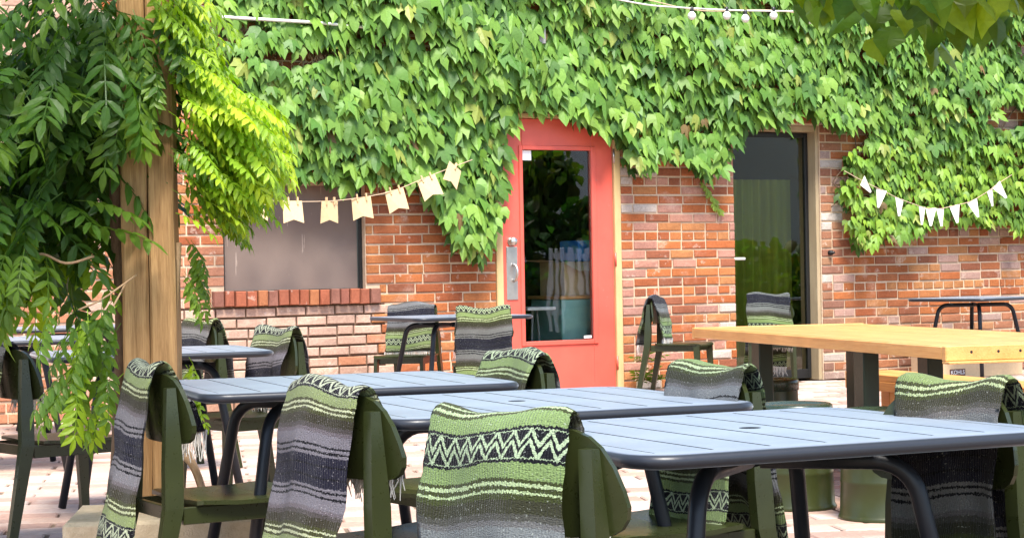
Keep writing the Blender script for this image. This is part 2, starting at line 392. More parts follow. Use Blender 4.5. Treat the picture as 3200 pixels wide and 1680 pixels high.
# ---- brick building (local frame: x along wall, y into wall, z up)
WY = .5035; WC = 13.573
bld = empty('brick_building', (-math.sin(WY)*WC, math.cos(WY)*WC, 0), WY)
tag(bld, 'old red brick building wall half covered in ivy', 'building')
WM = Matrix.Translation(bld.location) @ Matrix.Rotation(WY, 4, 'Z')
def W(s, o, z): return WM @ Vector((s, -o, z))        # o = distance out of the wall
OPEN = [(5.10, 6.225, .865, 1.64), (7.335, 8.485, -1, 2.215), (9.60, 10.50, -1, 2.165)]
HW = 4.2
wb = MB(); wd = MB()
for s0, s1, z0, z1 in [(-4, 4.30, 0, HW), (4.30, 5.10, .755, HW), (5.10, 6.225, 1.64, HW), (6.225, 7.335, .755, HW), (6.38, 7.335, 0, .755),
                       (7.335, 8.485, 2.215, HW), (8.485, 9.60, 0, HW), (9.60, 10.50, 2.165, HW), (10.50, 20, 0, HW)]:
    wb.box((s0, .009, z0), (s1, .3, z1))
wd.box((4.30, .018, 0), (6.38, .3, .755))
wb.build('wall', M['mortar'], bld); wd.build('dark_jointed_wall', M['mortar_dark'], bld)
wb = MB(); wb.box((5.10, .06, .755), (6.225, .3, .80)); wb.build('sill_bed', M['mortar'], bld)
CH = .0752
def brick_unit(wd_, h, seed):
    """brick with chamfered worn front edges, front at y=0, dims wd_ x .09 x h, origin at lower left front"""
    r = random.Random(seed); c = .005
    def j(a=.0022): return r.uniform(-a, a)
    d = .05
    v = [(0+j(),d,0),(wd_+j(),d,0),(wd_,d,h),(0,d,h),
         (0,c,0),(wd_,c,0),(wd_,c,h),(0,c,h),
         (c+j(),j(),c+j()),(wd_-c+j(),j(),c+j()),(wd_-c+j(),j(),h-c+j()),(c+j(),j(),h-c+j())]
    f = [(0,1,5,4),(1,2,6,5),(2,3,7,6),(3,0,4,7),(4,5,9,8),(5,6,10,9),(6,7,11,10),(7,4,8,11),(8,9,10,11)]
    return np.array(v), f
def brick_rows():
    r = random.Random(11); out = []
    for k in range(0, 48):
        z0 = k*CH + .004
        free = [(2.2, 14.4)]
        for a, b, c, d in OPEN:
            if z0 + CH*.6 > c and z0 + CH*.4 < d:
                nf = []
                for p, q in free:
                    if b <= p or a >= q: nf.append((p, q)); continue
                    if a > p: nf.append((p, a))
                    if b < q: nf.append((b, q))
                free = nf
        for p, q in free:
            if .70 < z0 < .865 - CH*.3 and p < 6.3 and q > 5.0:      # rowlock sill replaces bricks
                segs = [(p, 5.0), (6.335, q)] if z0 > .735 else [(p, q)]
            else: segs = [(p, q)]
            for p2, q2 in segs:
                if q2 - p2 < .05: continue
                hdr = (k % 6 == 4) and p2 > 8
                x = p2; first = True
                step = .118 if hdr else .236
                while x < q2 - .02:
                    L = step*r.choice((1, 1, 1, .98, 1.02))
                    if first and k % 2: L *= .5
                    if r.random() < .07: L *= .55
                    first = False
                    e = min(x+L, q2)
                    if q2 - e < .05: e = q2
                    out.append((x+.0065, z0 + r.uniform(-.002, .002) + .004*math.sin(x*1.7+k*.4), e-x-.013 if e < q2 else e-x-.0065, CH-.0138+r.uniform(-.002, .002), r.uniform(-.004, .003), r.random(), r.random(), k))
                    x = e
    return out
def brick_color(s, z, k1, k2):
    pal = [(.54,.170,.066),(.51,.148,.057),(.56,.20,.082),(.45,.130,.06),(.37,.125,.075),(.57,.235,.105),(.48,.155,.073)]
    c = np.array(pal[int(k1*6.999)])*(.85+.3*k2)*np.array((1, 1.08, .95))
    if 4.2 < s < 6.36 and z < .76:
        f = .86 if k1 > .12 else .3
        c = c*(1-f) + np.array((.70, .50, .385))*(.9+.2*k2)*f
        if z < .12: c *= np.array((.85, .74, .66))
    elif s < 5.1 and z < 1.2: c = c*.5 + np.array((.62, .34, .22))*.5
    elif s < 4.3: c = c*.25 + np.array((.62, .46, .36))*.75
    elif 8.4 < s < 9.7:
        left = s < 8.85 or s > 9.42
        if k2 < (.17 if left else .03): c = np.array((.70, .62, .54))
        elif k2 < (.5 if left else .2): c = c*.45 + np.array((.68, .42, .35))*.55
    elif s > 10.4:
        c = c*np.array((.92, .95, .95))
        if s < 10.72: c = c*.6 + np.array((.30, .22, .18))*.4
        if k2 < .10 or (s > 11.7 and z > .8 and k2 < .3): c = c*.45 + np.array((.62, .5, .45))*.55
        if s < 10.72 and k1 > .82: c = np.array((.62, .56, .49))
        if z < .5: c = c*.75 + np.array((.3, .25, .2))*.25
    return tuple(float(x) for x in np.clip(c, 0, .85))
BRICK_PICK = undelta([6,17,6,39,7,3,36,4,2,32,1,1,1,1,5,1,1,33,3,1,6,8,1,50,1,1,3,3,3,11,1,1,21,3,1,1,2,3,2,1,2,1,1,2,1,1,2,1,22,3,1,1,5,2,1,1,2,1,1,1,1,1,1,25,1,1,1,1,1,6,2,1,1,1,1,1,1,21,5,1,1,1,1,1,1,2,1,1,1,1,1,1,1,2,1,1,1,1,1,1,1,1,19,1,1,1,1,3,1,2,1,1,5,5,1,6,31,6,1,1,1,1,1,1,1,1,1,2,1,1,1,1,1,1,1,1,20,1,1,1,1,1,1,1,1,1,1,1,1,1,1,1,2,1,1,1,20,1,1,1,1,1,1,1,1,1,1,1,1,2,1,1,1,1,1,1,1,1,19,2,1,1,1,2,1,1,1,1,1,1,1,1,1,1,1,1,1,1,20,1,1,1,1,3,1,1,1,1,1,1,3,2,1,1,1,21,1,1,1,1,3,1,1,1,1,1,1,1,1,2,11,1,34,2,1,1,3,1,1,1,1,2,1,30,1,4,1,1,1,1,1,32,1,4,1,1,1,1,33,1,4,1,1,1,1,1,31,1,4,1,1,1,1,3,32,10,1,1,1,63,1,2,1,44,92,47,1,127,54,131,1,51,1,1,51,2,49,1,54,47])   #BRICKS
BR = brick_rows(); rest = []; bm_cache = {}
for i, (s, z, wd_, h, dy, k1, k2, row) in enumerate(BR):
    col = brick_color(s + wd_/2, z, k1, k2)
    q = round(wd_*40)/40.
    if BRICK_PICK is not None and i in BRICK_PICK:
        key = (q, int(k1*3))
        if key not in bm_cache:
            v, f = brick_unit(q, CH-.012, hash(key) & 255); me = bpy.data.meshes.new('brick'); me.from_pydata(v.tolist(), [], f); white_col(me); me.materials.append(M['brick']); bm_cache[key] = me
        o = link('brick', bm_cache[key], bld, None, (s, dy, z)); o.scale = (wd_/q, 1, h/(CH-.012)); o.color = (*col, 1)
    else:
        v, f = brick_unit(wd_, h, i); v[:, 0] += s; v[:, 1] += dy; v[:, 2] += z; rest.append((v, f, col))
tag(joined('brickwork', M['brick'], bld, rest), kind='stuff')
# rowlock sill bricks
sb = {}
x = 5.005; r = random.Random(5); i = 0
while x < 6.32:
    L = r.uniform(.078, .092)
    v, f = brick_unit(L-.009, .112, i); v[:, 1] *= 2.2
    me = bpy.data.meshes.new('sill_brick'); me.from_pydata(v.tolist(), [], f); white_col(me); me.materials.append(M['brick'])
    o = link('sill_brick', me, bld, None, (x, -.045 + r.uniform(-.006, .006), .757 + r.uniform(-.003, .003)))
    c = r.choice([(.38,.13,.075),(.43,.14,.075),(.34,.13,.09),(.5,.2,.09),(.31,.14,.1)]); o.color = (*c, 1)
    x += L; i += 1
# boarded window
win = MB().bbox((5.135, .085, .868), (6.195, .11, 1.64), .004).build('window_board', M['panel'], bld)
MB().box((5.10, .06, .866), (5.128, .29, 1.64)).build('window_jamb', M['dark_metal'], bld)
MB().box((6.202, .06, .866), (6.225, .29, 1.64)).build('window_jamb', M['dark_metal'], bld)
# ---- red door
door = empty('red_door', (0, 0, 0), 0, bld)
DL, DR, DT = 7.400, 8.420, 2.17
fr = MB(); fr.bbox((7.337, -.012, 0), (7.396, .12, 2.215), .004); fr.bbox((8.424, -.012, 0), (8.483, .12, 2.215), .004); fr.bbox((7.398, -.012, 2.175), (8.422, .12, 2.214), .004)
fr.build('door_frame', M['tan_frame'], door)
gx0, gx1, gz0, gz1 = 7.59, 8.222, .42, 1.928
db = MB()
db.bbox((DL, .012, .02), (gx0, .057, DT), .003); db.bbox((gx1, .012, .02), (DR, .057, DT), .003)
db.bbox((gx0+.001, .0125, .02), (gx1-.001, .0565, gz0), .002); db.bbox((gx0+.001, .0125, gz1), (gx1-.001, .0565, DT), .002)
db.build('door_panel', M['red'], door)
mo = MB()
mo.bbox((gx0-.032, .001, gz0-.034), (gx0+.002, .012, gz1+.032), .004); mo.bbox((gx1-.002, .001, gz0-.034), (gx1+.036, .012, gz1+.032), .004)
mo.bbox((gx0+.003, .0015, gz0-.034), (gx1-.003, .0118, gz0+.002), .004); mo.bbox((gx0+.003, .0015, gz1-.002), (gx1-.003, .0118, gz1+.032), .004)
mo.build('glazing_bead', M['red'], door)
gl = MB().box((gx0, .030, gz0), (gx1, .036, gz1)).build('glass_pane', M['glass'], door)
MB().box((gx0+.008, .026, gz1-.083), (gx0+.092, .0285, gz1-.006)).build('sticker', M['white'], door)
st = MB(); st.box((gx1-.085, .027, gz0+.012), (gx1-.014, .0285, gz0+.032)); st.build('sticker', M['white'], door)
pl = MB().bbox((7.432, .004, .752), (7.532, .0118, 1.168), .003).build('push_plate', M['steel'], door)
hb = MB(); hb.tube([(7.492, .004, 1.03), (7.494, -.035, 1.02), (7.497, -.05, .985), (7.497, -.05, .945), (7.494, -.035, .91), (7.492, .004, .90)], [.012, .011, .010, .010, .011, .012], 8)
hb.build('pull_handle', M['steel'], door)
kb = MB(); kb.lathe([(.034, 0), (.034, .008), (.02, .012), (.02, .03), (.03, .036), (.034, .05), (.026, .062), (.0001, .066)], 18)
kb.build('door_knob', M['steel'], door, (7.478, .012, 1.208), (R(90), 0, 0))
for z in (1.83, 1.0, .17):
    MB().tube([(8.426, -.006, z), (8.426, -.006, z+.11)], .009, 8).build('hinge', M['red'] if z < 1.5 else M['steel'], door)
# ---- dark glazed door on the right
door2 = empty('dark_glass_door', (0, 0, 0), 0, bld)
f2 = MB(); f2.bbox((10.465, .02, .0), (10.498, .2, 2.163), .003); f2.bbox((9.602, .02, 2.115), (10.463, .2, 2.163), .003)
f2.build('door_frame', M['grey_frame'], door2)
MB().bbox((9.602, .06, 0), (9.625, .2, 2.113), .003).build('door_jamb', M['dark_metal'], door2)
s2 = MB(); s2.bbox((9.627, .12, .012), (9.66, .16, 2.11), .003); s2.bbox((10.43, .12, .012), (10.463, .16, 2.11), .003); s2.bbox((9.662, .121, .012), (10.428, .159, .09), .003); s2.bbox((9.662, .121, 2.07), (10.428, .159, 2.11), .003)
s2.build('door_stile', M['dark_metal'], door2)
MB().box((9.66, .136, .09), (10.43, .142, 2.07)).build('glass_pane', M['glass2'], door2)
MB().tube([(9.61, .1, 1.04), (9.645, .06, 1.042), (9.74, .06, 1.042)], .012, 8).build('door_handle', M['pipe'], door2)
# rooms behind the doors
rm = MB()
for x0, x1 in ((6.6, 9.10), (9.15, 11.2)):
    rm.add([(x0,.31,0.002),(x1,.31,.002),(x1,2.4,.002),(x0,2.4,.002)], [(0,1,2,3)]); rm.add([(x0,.31,2.6),(x1,.31,2.6),(x1,2.4,2.6),(x0,2.4,2.6)], [(3,2,1,0)])
    rm.add([(x0,.31,0),(x0,2.4,0),(x0,2.4,2.6),(x0,.31,2.6)], [(0,1,2,3)]); rm.add([(x1,.31,0),(x1,2.4,0),(x1,2.4,2.6),(x1,.31,2.6)], [(3,2,1,0)])
    rm.add([(x0,2.4,0),(x1,2.4,0),(x1,2.4,2.6),(x0,2.4,2.6)], [(0,1,2,3)])
rm.build('interior_room', M['inner'], bld)
cb = MB(); n = 60; vs_ = []
for i in range(n+1):
    x = 9.67 + .75*i/n; y = .34 + .03*math.sin(i*.9) + .012*math.sin(i*2.3)
    vs_ += [(x, y, .1), (x, y, 1.72)]
cb.add(vs_, [(2*i, 2*i+2, 2*i+3, 2*i+1) for i in range(n)], True); cb.build('curtain', M['curtain'], bld)
# things seen through the red door
def place_w(o, s, depth_, z, rz=0):
    o.matrix_world = WM @ Matrix.Translation((s, depth_, z)) @ Matrix.Rotation(rz, 4, 'Z'); return o
t = empty('teal_cabinet'); place_w(t, 8.30, .44, 0)
MB().bbox((-.27, -.25, 0), (.40, .25, .74), .006).build('cabinet_body', M['teal'], t)
MB().bbox((-.29, -.27, .743), (.42, .27, .77), .004).build('cabinet_top', M['oak'], t)
tag(t, 'teal cabinet with wooden top inside, behind the red door glass', 'cabinet')
t = empty('open_cardboard_box'); place_w(t, 8.33, .44, .77)
MB().bbox((-.24, -.2, 0), (.3, .2, .27), .003).build('box_body', M['card'], t)
MB().add([(-.26,-.2,.272),(.3,-.2,.272),(.3,-.36,.20),(-.2,-.36,.20)], [(0,1,2,3)]).build('box_flap', M['card'], t)
MB().add([(-.24,-.2,.274),(-.24,.2,.274),(-.44,.18,.29),(-.44,-.18,.29)], [(0,1,2,3)]).build('box_flap', M['card'], t)
tag(t, 'open cardboard box on the cabinet behind the red door glass', 'box')
t = MB().bbox((-.2, -.15, 0), (.24, .15, .17), .008).build('blue_crate', M['blue']); place_w(t, 8.46, .45, 1.045); tag(t, 'blue crate on the cardboard box behind the red door glass', 'crate')
t = empty('side_table'); place_w(t, 7.86, .36, 0)
MB().bbox((-.13, -.15, .66), (.13, .15, .685), .004).build('table_top', M['white'], t)
for a in (-1, 1): MB().tube([(.06*a, -.05, 0), (.02*a, -.03, .66)], .009, 6).build('leg', M['grey'], t)
tag(t, 'small white side table behind the red door glass', 'table')
# ---- wall services
pp = MB(); pp.tube([(4.9, -.19, 2.83), (5.262, -.19, 2.825), (5.743, -.19, 2.82), (6.195, -.19, 2.802), (6.55, -.12, 2.78)], .012, 8)
o = pp.build('conduit_pipe', M['pipe']); o.matrix_world = WM; tag(o, 'white conduit pipe running through ivy high on the wall', 'pipe')
for s, z, lb in ((7.711, 2.816, 'small grey junction box in ivy above the red door'), (10.087, 2.769, 'small grey junction box in ivy above the dark glass door')):
    o = MB().bbox((-.03, -.14, -.07), (.03, 0, .07), .004).build('junction_box', M['grey']); o.matrix_world = WM @ Matrix.Translation((s, 0, z)); tag(o, lb, 'junction box', 'junction boxes')
hk = MB(); hk.lathe([(.022, 0), (.022, .03), (.012, .034), (.012, .06), (.0001, .062)], 10)
o = hk.build('hose_bib', M['dark_metal']); o.matrix_world = WM @ Matrix.Translation((10.585, 0, 1.082)) @ Matrix.Rotation(R(90), 4, 'X'); tag(o, 'small dark metal tap on bricks right of the dark glass door', 'tap')

# ================================================================== FURNITURE
def rrect(hx, hy, r_, n=7):
    pts = []
    for cx, cy, a0 in ((hx-r_, hy-r_, 0), (-hx+r_, hy-r_, 90), (-hx+r_, -hy+r_, 180), (hx-r_, -hy+r_, 270)):
        for k in range(n): a = R(a0 + 90*k/(n-1)); pts.append((cx+r_*math.cos(a), cy+r_*math.sin(a)))
    return pts
TA, TB, TH = .460, .398, .68
def make_table():
    t = empty('slat_table')
    rim = MB(); rings = []
    for ins, z in ((.050, 0), (.014, 0), (.006, -.003), (.001, -.010), (0, -.018), (.002, -.027), (.008, -.033), (.016, -.036), (.050, -.036)):
        rr = max(.0008, .085-ins) if ins < .045 else .0008
        rings.append([(x, y, TH+z*.74) for x, y in rrect(TA-ins, TB-ins, rr)])
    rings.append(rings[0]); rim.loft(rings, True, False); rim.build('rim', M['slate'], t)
    a, b = TA-.05, TB-.05; n = 7; w_ = 2*a/n; g = .0034
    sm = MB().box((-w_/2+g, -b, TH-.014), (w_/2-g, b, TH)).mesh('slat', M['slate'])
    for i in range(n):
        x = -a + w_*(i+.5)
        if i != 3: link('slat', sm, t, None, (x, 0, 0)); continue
        hb_ = MB(); hx = w_/2-g; N = 24; rad = .022
        for z, fl in ((TH, 0), (TH-.014, 1)):
            out = []; inn = []
            for k in range(N):
                an = 2*math.pi*k/N; cx, cy = math.cos(an), math.sin(an); q = max(abs(cx), abs(cy)); out.append((hx*cx/q, hx*cy/q, z)); inn.append((rad*cx, rad*cy, z))
            fs = [(k, (k+1) % N, N+(k+1) % N, N+k) for k in range(N)]
            hb_.add(out+inn, fs if fl else [f[::-1] for f in fs])
        hb_.lathe([(rad, TH), (rad, TH-.014)], N)
        hb_.box((-hx, hx, TH-.014), (hx, b, TH)); hb_.box((-hx, -b, TH-.014), (hx, -hx, TH))
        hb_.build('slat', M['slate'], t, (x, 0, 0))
    for sx in (-1, 1):
        for sy in (-1, 1):
            d = Vector((sx*.76, sy*.65, 0)).normalized(); z0 = TH-.062
            P = [d*.02 + Vector((0,0,z0)), d*.24 + Vector((0,0,z0))]
            for k in range(1, 7):
                an = R(13*k); P.append(d*(.24+.085*math.sin(an)) + Vector((0, 0, z0-.085*(1-math.cos(an)))))
            P.append(d*.445 + Vector((0, 0, .006)))
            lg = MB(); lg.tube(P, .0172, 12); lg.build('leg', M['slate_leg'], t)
    return t
TABLES = [(.459, 3.877, 25.16, 'slate slatted table nearest the camera at right'),
          (.006, 4.788, 22.9, 'slate slatted table in the middle, behind the zigzag blanket chair'),
          (-.533, 5.790, 20.5, 'slate slatted table beside the wooden post'),
          (-1.54, 8.39, 20, 'slate slatted table half hidden behind the wooden post'),
          (-.43, 13.7, 30, 'small slate table in front of the brick wall left of the red door'),
          (3.93, 16.85, 42, 'dark slate table against the brick wall far right'),
          (-2.72, 10.35, 20, 'slate slatted table at left edge behind the leaves'),
          (-2.80, 12.7, 20, 'far slate table at left edge against the pale wall')]
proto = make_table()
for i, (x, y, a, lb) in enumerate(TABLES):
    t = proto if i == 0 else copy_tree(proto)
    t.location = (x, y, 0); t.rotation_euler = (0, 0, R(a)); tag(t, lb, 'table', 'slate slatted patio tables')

# ---- chairs (local: +y is the way the sitter faces)
def panel_y(x, z): return -.212 + .85*x*x - .10*(z-.6)
def make_chair():
    t = empty('olive_chair')
    tbl = [(.575,.140),(.579,.166),(.590,.185),(.608,.196),(.63,.199),(.66,.192),(.70,.178),(.735,.158),(.755,.137),(.766,.112),(.771,.08)]
    nx = 16; A = []; B = []
    for z, hw in tbl:
        for k in range(nx+1):
            x = hw*(2*k/nx-1); y = panel_y(x, z); A.append((x, y, z)); B.append((x, y+.013, z))
    bp = MB(); nr = len(tbl); fs = []; off = len(A)
    for j in range(nr-1):
        for k in range(nx):
            a = j*(nx+1)+k; q = (a, a+1, a+nx+2, a+nx+1); fs += [q, tuple(off+i for i in q[::-1])]
    edge = [k for k in range(nx+1)] + [j*(nx+1)+nx for j in range(1, nr)] + [(nr-1)*(nx+1)+k for k in range(nx-1, -1, -1)] + [j*(nx+1) for j in range(nr-2, 0, -1)]
    for i, a in enumerate(edge):
        b = edge[(i+1) % len(edge)]; fs.append((b, a, off+a, off+b))
    bp.add(A+B, fs, False); o = bp.build('backrest', M['olive'], t)
    st = MB(); rows = []
    for y, z, hx in ((-.165,.417,.185),(-.15,.419,.196),(-.05,.413,.203),(.08,.413,.205),(.17,.418,.204),(.205,.416,.198),(.222,.405,.185)):
        rows.append([(hx*(2*k/10-1), y, z - .006*math.cos(math.pi*(k/10-.5))**2) for k in range(11)])
    vs1 = [p for r_ in rows for p in r_]; n1 = len(vs1); vs2 = [(p[0], p[1], p[2]-.012) for p in vs1]; fs = []
    for j in range(6):
        for k in range(10):
            a = j*11+k; q = (a, a+1, a+12, a+11); fs += [q, tuple(n1+i for i in q[::-1])]
    edge = list(range(11)) + [j*11+10 for j in range(1, 7)] + [66+k for k in range(9, -1, -1)] + [j*11 for j in range(5, 0, -1)]
    for i, a in enumerate(edge): b = edge[(i+1) % len(edge)]; fs.append((b, a, n1+a, n1+b))
    st.add(vs1+vs2, fs, False); st.build('seat', M['olive'], t)
    for sx in (-1, 1):
        bl = MB(); bl.loft([rect_ring((sx*.188, -.315, 0), .012, .017), rect_ring((sx*.172, -.232, .40), .016, .027), rect_ring((sx*.164, -.228, .52), .016, .027), rect_ring((sx*.148, -.2262, .735), .014, .013)])
        bl.build('leg', M['olive'], t)
        fl = MB(); fl.loft([rect_ring((sx*.190, .205, 0), .012, .014), rect_ring((sx*.180, .185, .402), .014, .026)]); fl.build('leg', M['olive'], t)
        MB().bbox((sx*.168-.009, -.203, .352), (sx*.168+.009, .156, .4005), .002).build('seat_rail', M['olive'], t)
    MB().bbox((-.158, .168, .356), (.158, .186, .3995), .002).build('seat_rail', M['olive'], t)
    MB().bbox((-.154, -.226, .36), (.154, -.208, .3985), .002).build('seat_rail', M['olive'], t)
    return t
CH_ = [ # x, y of the backrest, facing deg cw from +Y, label, blanket (x offset, width, front length, back length, pattern offset, label)
 (.000, 3.36, 34, 'olive chair nearest the camera with zigzag blanket, back turned', (-.026, .300, .20, .52, .082, 'green zigzag striped blanket on the chair nearest the camera')),
 (-.405, 4.36, 49, 'olive chair left of the nearest one, at the middle table', (-.030, .29, .2, .56, .012, 'green to grey striped blanket on chair at the middle table near edge')),
 (-.995, 5.40, 60, 'olive chair in front of the wooden post base', (-.030, .275, .2, .50, .012, 'striped blanket with white fringe on chair before the wooden post')),
 (-1.90, 7.40, 50, 'olive chair cut by the left edge of the picture', (-.05, .25, .2, .45, .20, 'dark blanket on the olive chair at the left picture edge')),
 (.905, 4.05, 232, 'olive chair at far right side of the nearest table, facing camera', (-.01, .295, .55, .5, .045, 'green and charcoal blanket on chair at right picture edge')),
 (.495, 4.80, 238, 'olive chair facing left between the two nearest tables', (.0, .30, .42, .5, .050, 'green striped blanket on chair between the two nearest tables')),
 (.025, 5.80, 236, 'olive chair in front of the red door, at the table by the post', (.0, .30, .3, .45, -.015, 'mint green blanket on chair in front of red door bottom')),
 (-1.017, 8.70, 228, 'olive chair against pale bricks below the boarded window', (.0, .29, .3, .4, -.02, 'mint zigzag blanket on chair below the boarded window')),
 (-1.60, 10.3, 228, 'olive chair just right of the wooden post, far behind', (.0, .3, .35, .35, .06, 'grey green blanket on far chair just right of the wooden post')),
 (-.70, 14.45, 196, 'olive chair behind the small wall table, facing camera', (.02, .36, .36, .35, .12, 'grey blanket with green end behind the small wall table')),
 (-.18, 12.45, -4, 'olive chair before the small wall table, back turned', (-.01, .36, .3, .48, .022, 'cream zigzag blanket on chair left of the red door')),
 (1.10, 15.55, 112, 'olive chair seen from the side right of the red door', (.0, .30, .34, .4, .20, 'lilac grey blanket on chair right of the red door')),
 (2.07, 15.95, 186, 'olive chair in front of the dark glass door', (.015, .36, .40, .62, .17, 'lilac and blue striped blanket on chair at the dark glass door'))]
cproto = make_chair()
def catmull(P, n):
    P = [Vector(p) for p in P]; out = []
    Q = [2*P[0]-P[1]] + P + [2*P[-1]-P[-2]]
    for i in range(1, len(Q)-2):
        for k in range(n):
            t_ = k/n; a, b, c, d = Q[i-1], Q[i], Q[i+1], Q[i+2]
            out.append(.5*((2*b) + (c-a)*t_ + (2*a-5*b+4*c-d)*t_**2 + (3*b-a-3*c+d)*t_**3))
    out.append(P[-1]); return out
def make_blanket(x0, wd_, lf, lb, off, label, seed, chair):
    r = random.Random(seed); zt = .795
    back = [(-.285-.10*(lb/.5)**1.0*.9, zt-lb), (-.318, zt-lb*.55), (-.290, .70), (-.277, .745)]
    front = [(-.196, .752), (-.172, .69), (-.148, zt-lf*.6), (-.128, zt-lf)]
    path = catmull([(0, y, z) for y, z in back + [(-.258, .785), (-.235, .796), (-.212, .786)] + front], 7)
    L = [0]
    for a, b in zip(path, path[1:]): L.append(L[-1] + (b-a).length)
    top = min(range(len(path)), key=lambda i: -path[i].z)
    nu = 22; th = .013; V = []; UV = []; ph = [r.uniform(0, 6.28) for _ in range(6)]
    npth = len(path); skew = r.uniform(-.03, .03); slump = r.uniform(-.06, .06)
    for lay in (0, 1):
        for i, p in enumerate(path):
            tg = (path[min(i+1, npth-1)] - path[max(i-1, 0)]).normalized(); nrm = Vector((0, -tg.z, tg.y))
            if nrm.y > 0 and p.y < -.25: pass
            v = L[i]-L[top]
            for k in range(nu+1):
                q = k/nu; x = x0 + wd_*(q-.5)*(1 + .05*math.sin(v*5+ph[0])) + .008*math.sin(v*9+ph[1]) + .004*math.sin(v*31+ph[5])
                amp = .35 + min(1, abs(v)/.2)
                dn = amp*(.008*math.sin(q*8+ph[2]+v*4) + .0035*math.sin(q*19+ph[3]-v*11) + .0025*math.sin(v*38+ph[4]+q*3))
                edge = min(q, 1-q)*wd_; rounding = .0065*max(0, 1-edge/.012)**2
                bend = .85*x*x
                sag = .010*math.sin(q*6.3+ph[3])*max(0, 1-abs(v)/.12)
                o_ = (th/2-rounding if lay == 0 else -th/2+rounding)
                pt = p - nrm*(o_ + dn)*1.0
                V.append((x + slump*v + (r.uniform(-.0022, .0022) if k in (0, nu) else 0), pt.y + bend, pt.z + sag + skew*.5*(q-.5)*min(1, abs(v)/.3))); UV.append((x, v + .006*math.sin(q*7+ph[2]) + skew*(q-.5)))
    n = (nu+1)*npth; F = []
    for i in range(npth-1):
        for k in range(nu):
            a = i*(nu+1)+k; F.append((a, a+1, a+nu+2, a+nu+1)); F.append((n+a, n+a+nu+1, n+a+nu+2, n+a+1))
    edge = list(range(nu+1)) + [i*(nu+1)+nu for i in range(1, npth)] + [(npth-1)*(nu+1)+k for k in range(nu-1, -1, -1)] + [i*(nu+1) for i in range(npth-2, 0, -1)]
    for i, a in enumerate(edge): b = edge[(i+1) % len(edge)]; F.append((b, a, n+a, n+b))
    me = bpy.data.meshes.new('blanket'); me.from_pydata(V, [], F); me.polygons.foreach_set('use_smooth', [True]*len(F))
    ul = me.uv_layers.new(name='UVMap'); vi = np.empty(len(me.loops), np.int32); me.loops.foreach_get('vertex_index', vi)
    ul.data.foreach_set('uv', np.array(UV, np.float32)[vi].ravel())
    sh = (r.uniform(.9, 1.1), r.uniform(.95, 1.1), r.uniform(.9, 1.1))
    me.materials.append(mat_blanket('blanket_weave', off, sh, r.uniform(0, .03), 1.0 if seed == 40 else r.uniform(.85, 1.2)))
    o = link('striped_blanket', me); o.location = chair.location; o.rotation_euler = chair.rotation_euler; o.scale = chair.scale
    for base, s_ in ((0, 1), ((npth-1)*(nu+1), 1)):
        fr_ = MB()
        for k in range(0, 3*nu+1):
            q = k/(3*nu); a = V[base+int(q*nu)]; b = V[base+min(nu, int(q*nu)+1)]; f_ = q*nu-int(q*nu)
            p = Vector(a).lerp(Vector(b), f_); l_ = r.uniform(.05, .085)
            fr_.tube([p+Vector((0, .006, .004)), p + Vector((r.uniform(-.006, .006), r.uniform(-.004, .012), -l_*.5)), p + Vector((r.uniform(-.012, .012), r.uniform(-.008, .014), -l_))], [.0026, .0024, .0012], 3, False)
        tag(fr_.build('fringe', M['fringe'], o), kind='stuff')
    tag(o, label, 'blanket', 'striped blankets on the chair backs'); return o
for i, (x, y, a, lb, bl) in enumerate(CH_):
    c = cproto if i == 0 else copy_tree(cproto)
    a_ = -R(a); bx, by = 0, -.235*CS                      # x, y give the backrest, so shift the origin forward
    c.location = (x - (-math.sin(a_)*by), y - (math.cos(a_)*by), 0); c.rotation_euler = (0, 0, a_); c.scale = (CS, CS, CS)
    tag(c, lb, 'chair', 'olive patio chairs'); make_blanket(*bl, 40+i, c)

# ---- wooden communal table, bench
tt = empty('wooden_table', (1.703, 8.82, 0), math.atan2(.970, -.243) - R(180) + R(0))
tt.rotation_euler = (0, 0, math.atan2(-.243, .970))      # local +y runs along the long side away from camera
tt.rotation_euler = (0, 0, R(14.06))
r = random.Random(2); hx, hy = .465, 1.415; nb = 6; bw = 2*(hx-.022)/nb
for k in range(nb):
    MB().bbox((-hx+.022+k*bw+.0012, -hy+.032, .642), (-hx+.022+(k+1)*bw-.0012, hy-.032, .680+r.uniform(-.0008, .0008)), .0016).build('board', M['oak'], tt)
for sx in (-1, 1): MB().bbox((sx*(hx-.010)-.010, -hy+.032, .632), (sx*(hx-.010)+.010, hy-.032, .679), .002).build('edge_board', M['oak'], tt)
for sy in (-1, 1):
    e = MB().bbox((-hx, sy*(hy-.014)-.016, .626), (hx, sy*(hy-.014)+.016, .682), .003).build('end_board', M['oak'], tt)
    if sy < 0:
        for q in (-.36, -.25, -.16, -.12, -.03, .02, .1, .2, .3): MB().lathe([(.006, 0), (.0001, .0006)], 8).build('screw', M['dark_metal'], e, (q, sy*hy-.0021, .658), (R(90), 0, 0))
        MB().bbox((-hx, -hy-.03, .616), (hx, -hy+.028, .6255), .002).build('end_lip', M['oak'], tt)
for ly, lxs in ((-.62, (-.425, -.14)), (.66, (-.38, .10))):
    for lx in lxs: MB().bbox((lx-.035, ly-.05, 0), (lx+.035, ly+.05, .6415), .004).build('leg', M['steel_green'], tt)
tag(tt, 'long wooden communal table with green steel legs', 'table')
bn = empty('wooden_bench', (2.28, 9.43, 0), R(19))
for k in range(2): MB().bbox((-.14+k*.142, -1.2, .385), (-.002+k*.142, 1.2, .42), .003).build('board', M['bench'], bn)
MB().bbox((-.142, -1.2, .335), (-.122, 1.2, .3845), .002).build('apron', M['bench'], bn); MB().bbox((.12, -1.2, .335), (.14, 1.2, .3845), .002).build('apron', M['bench'], bn)
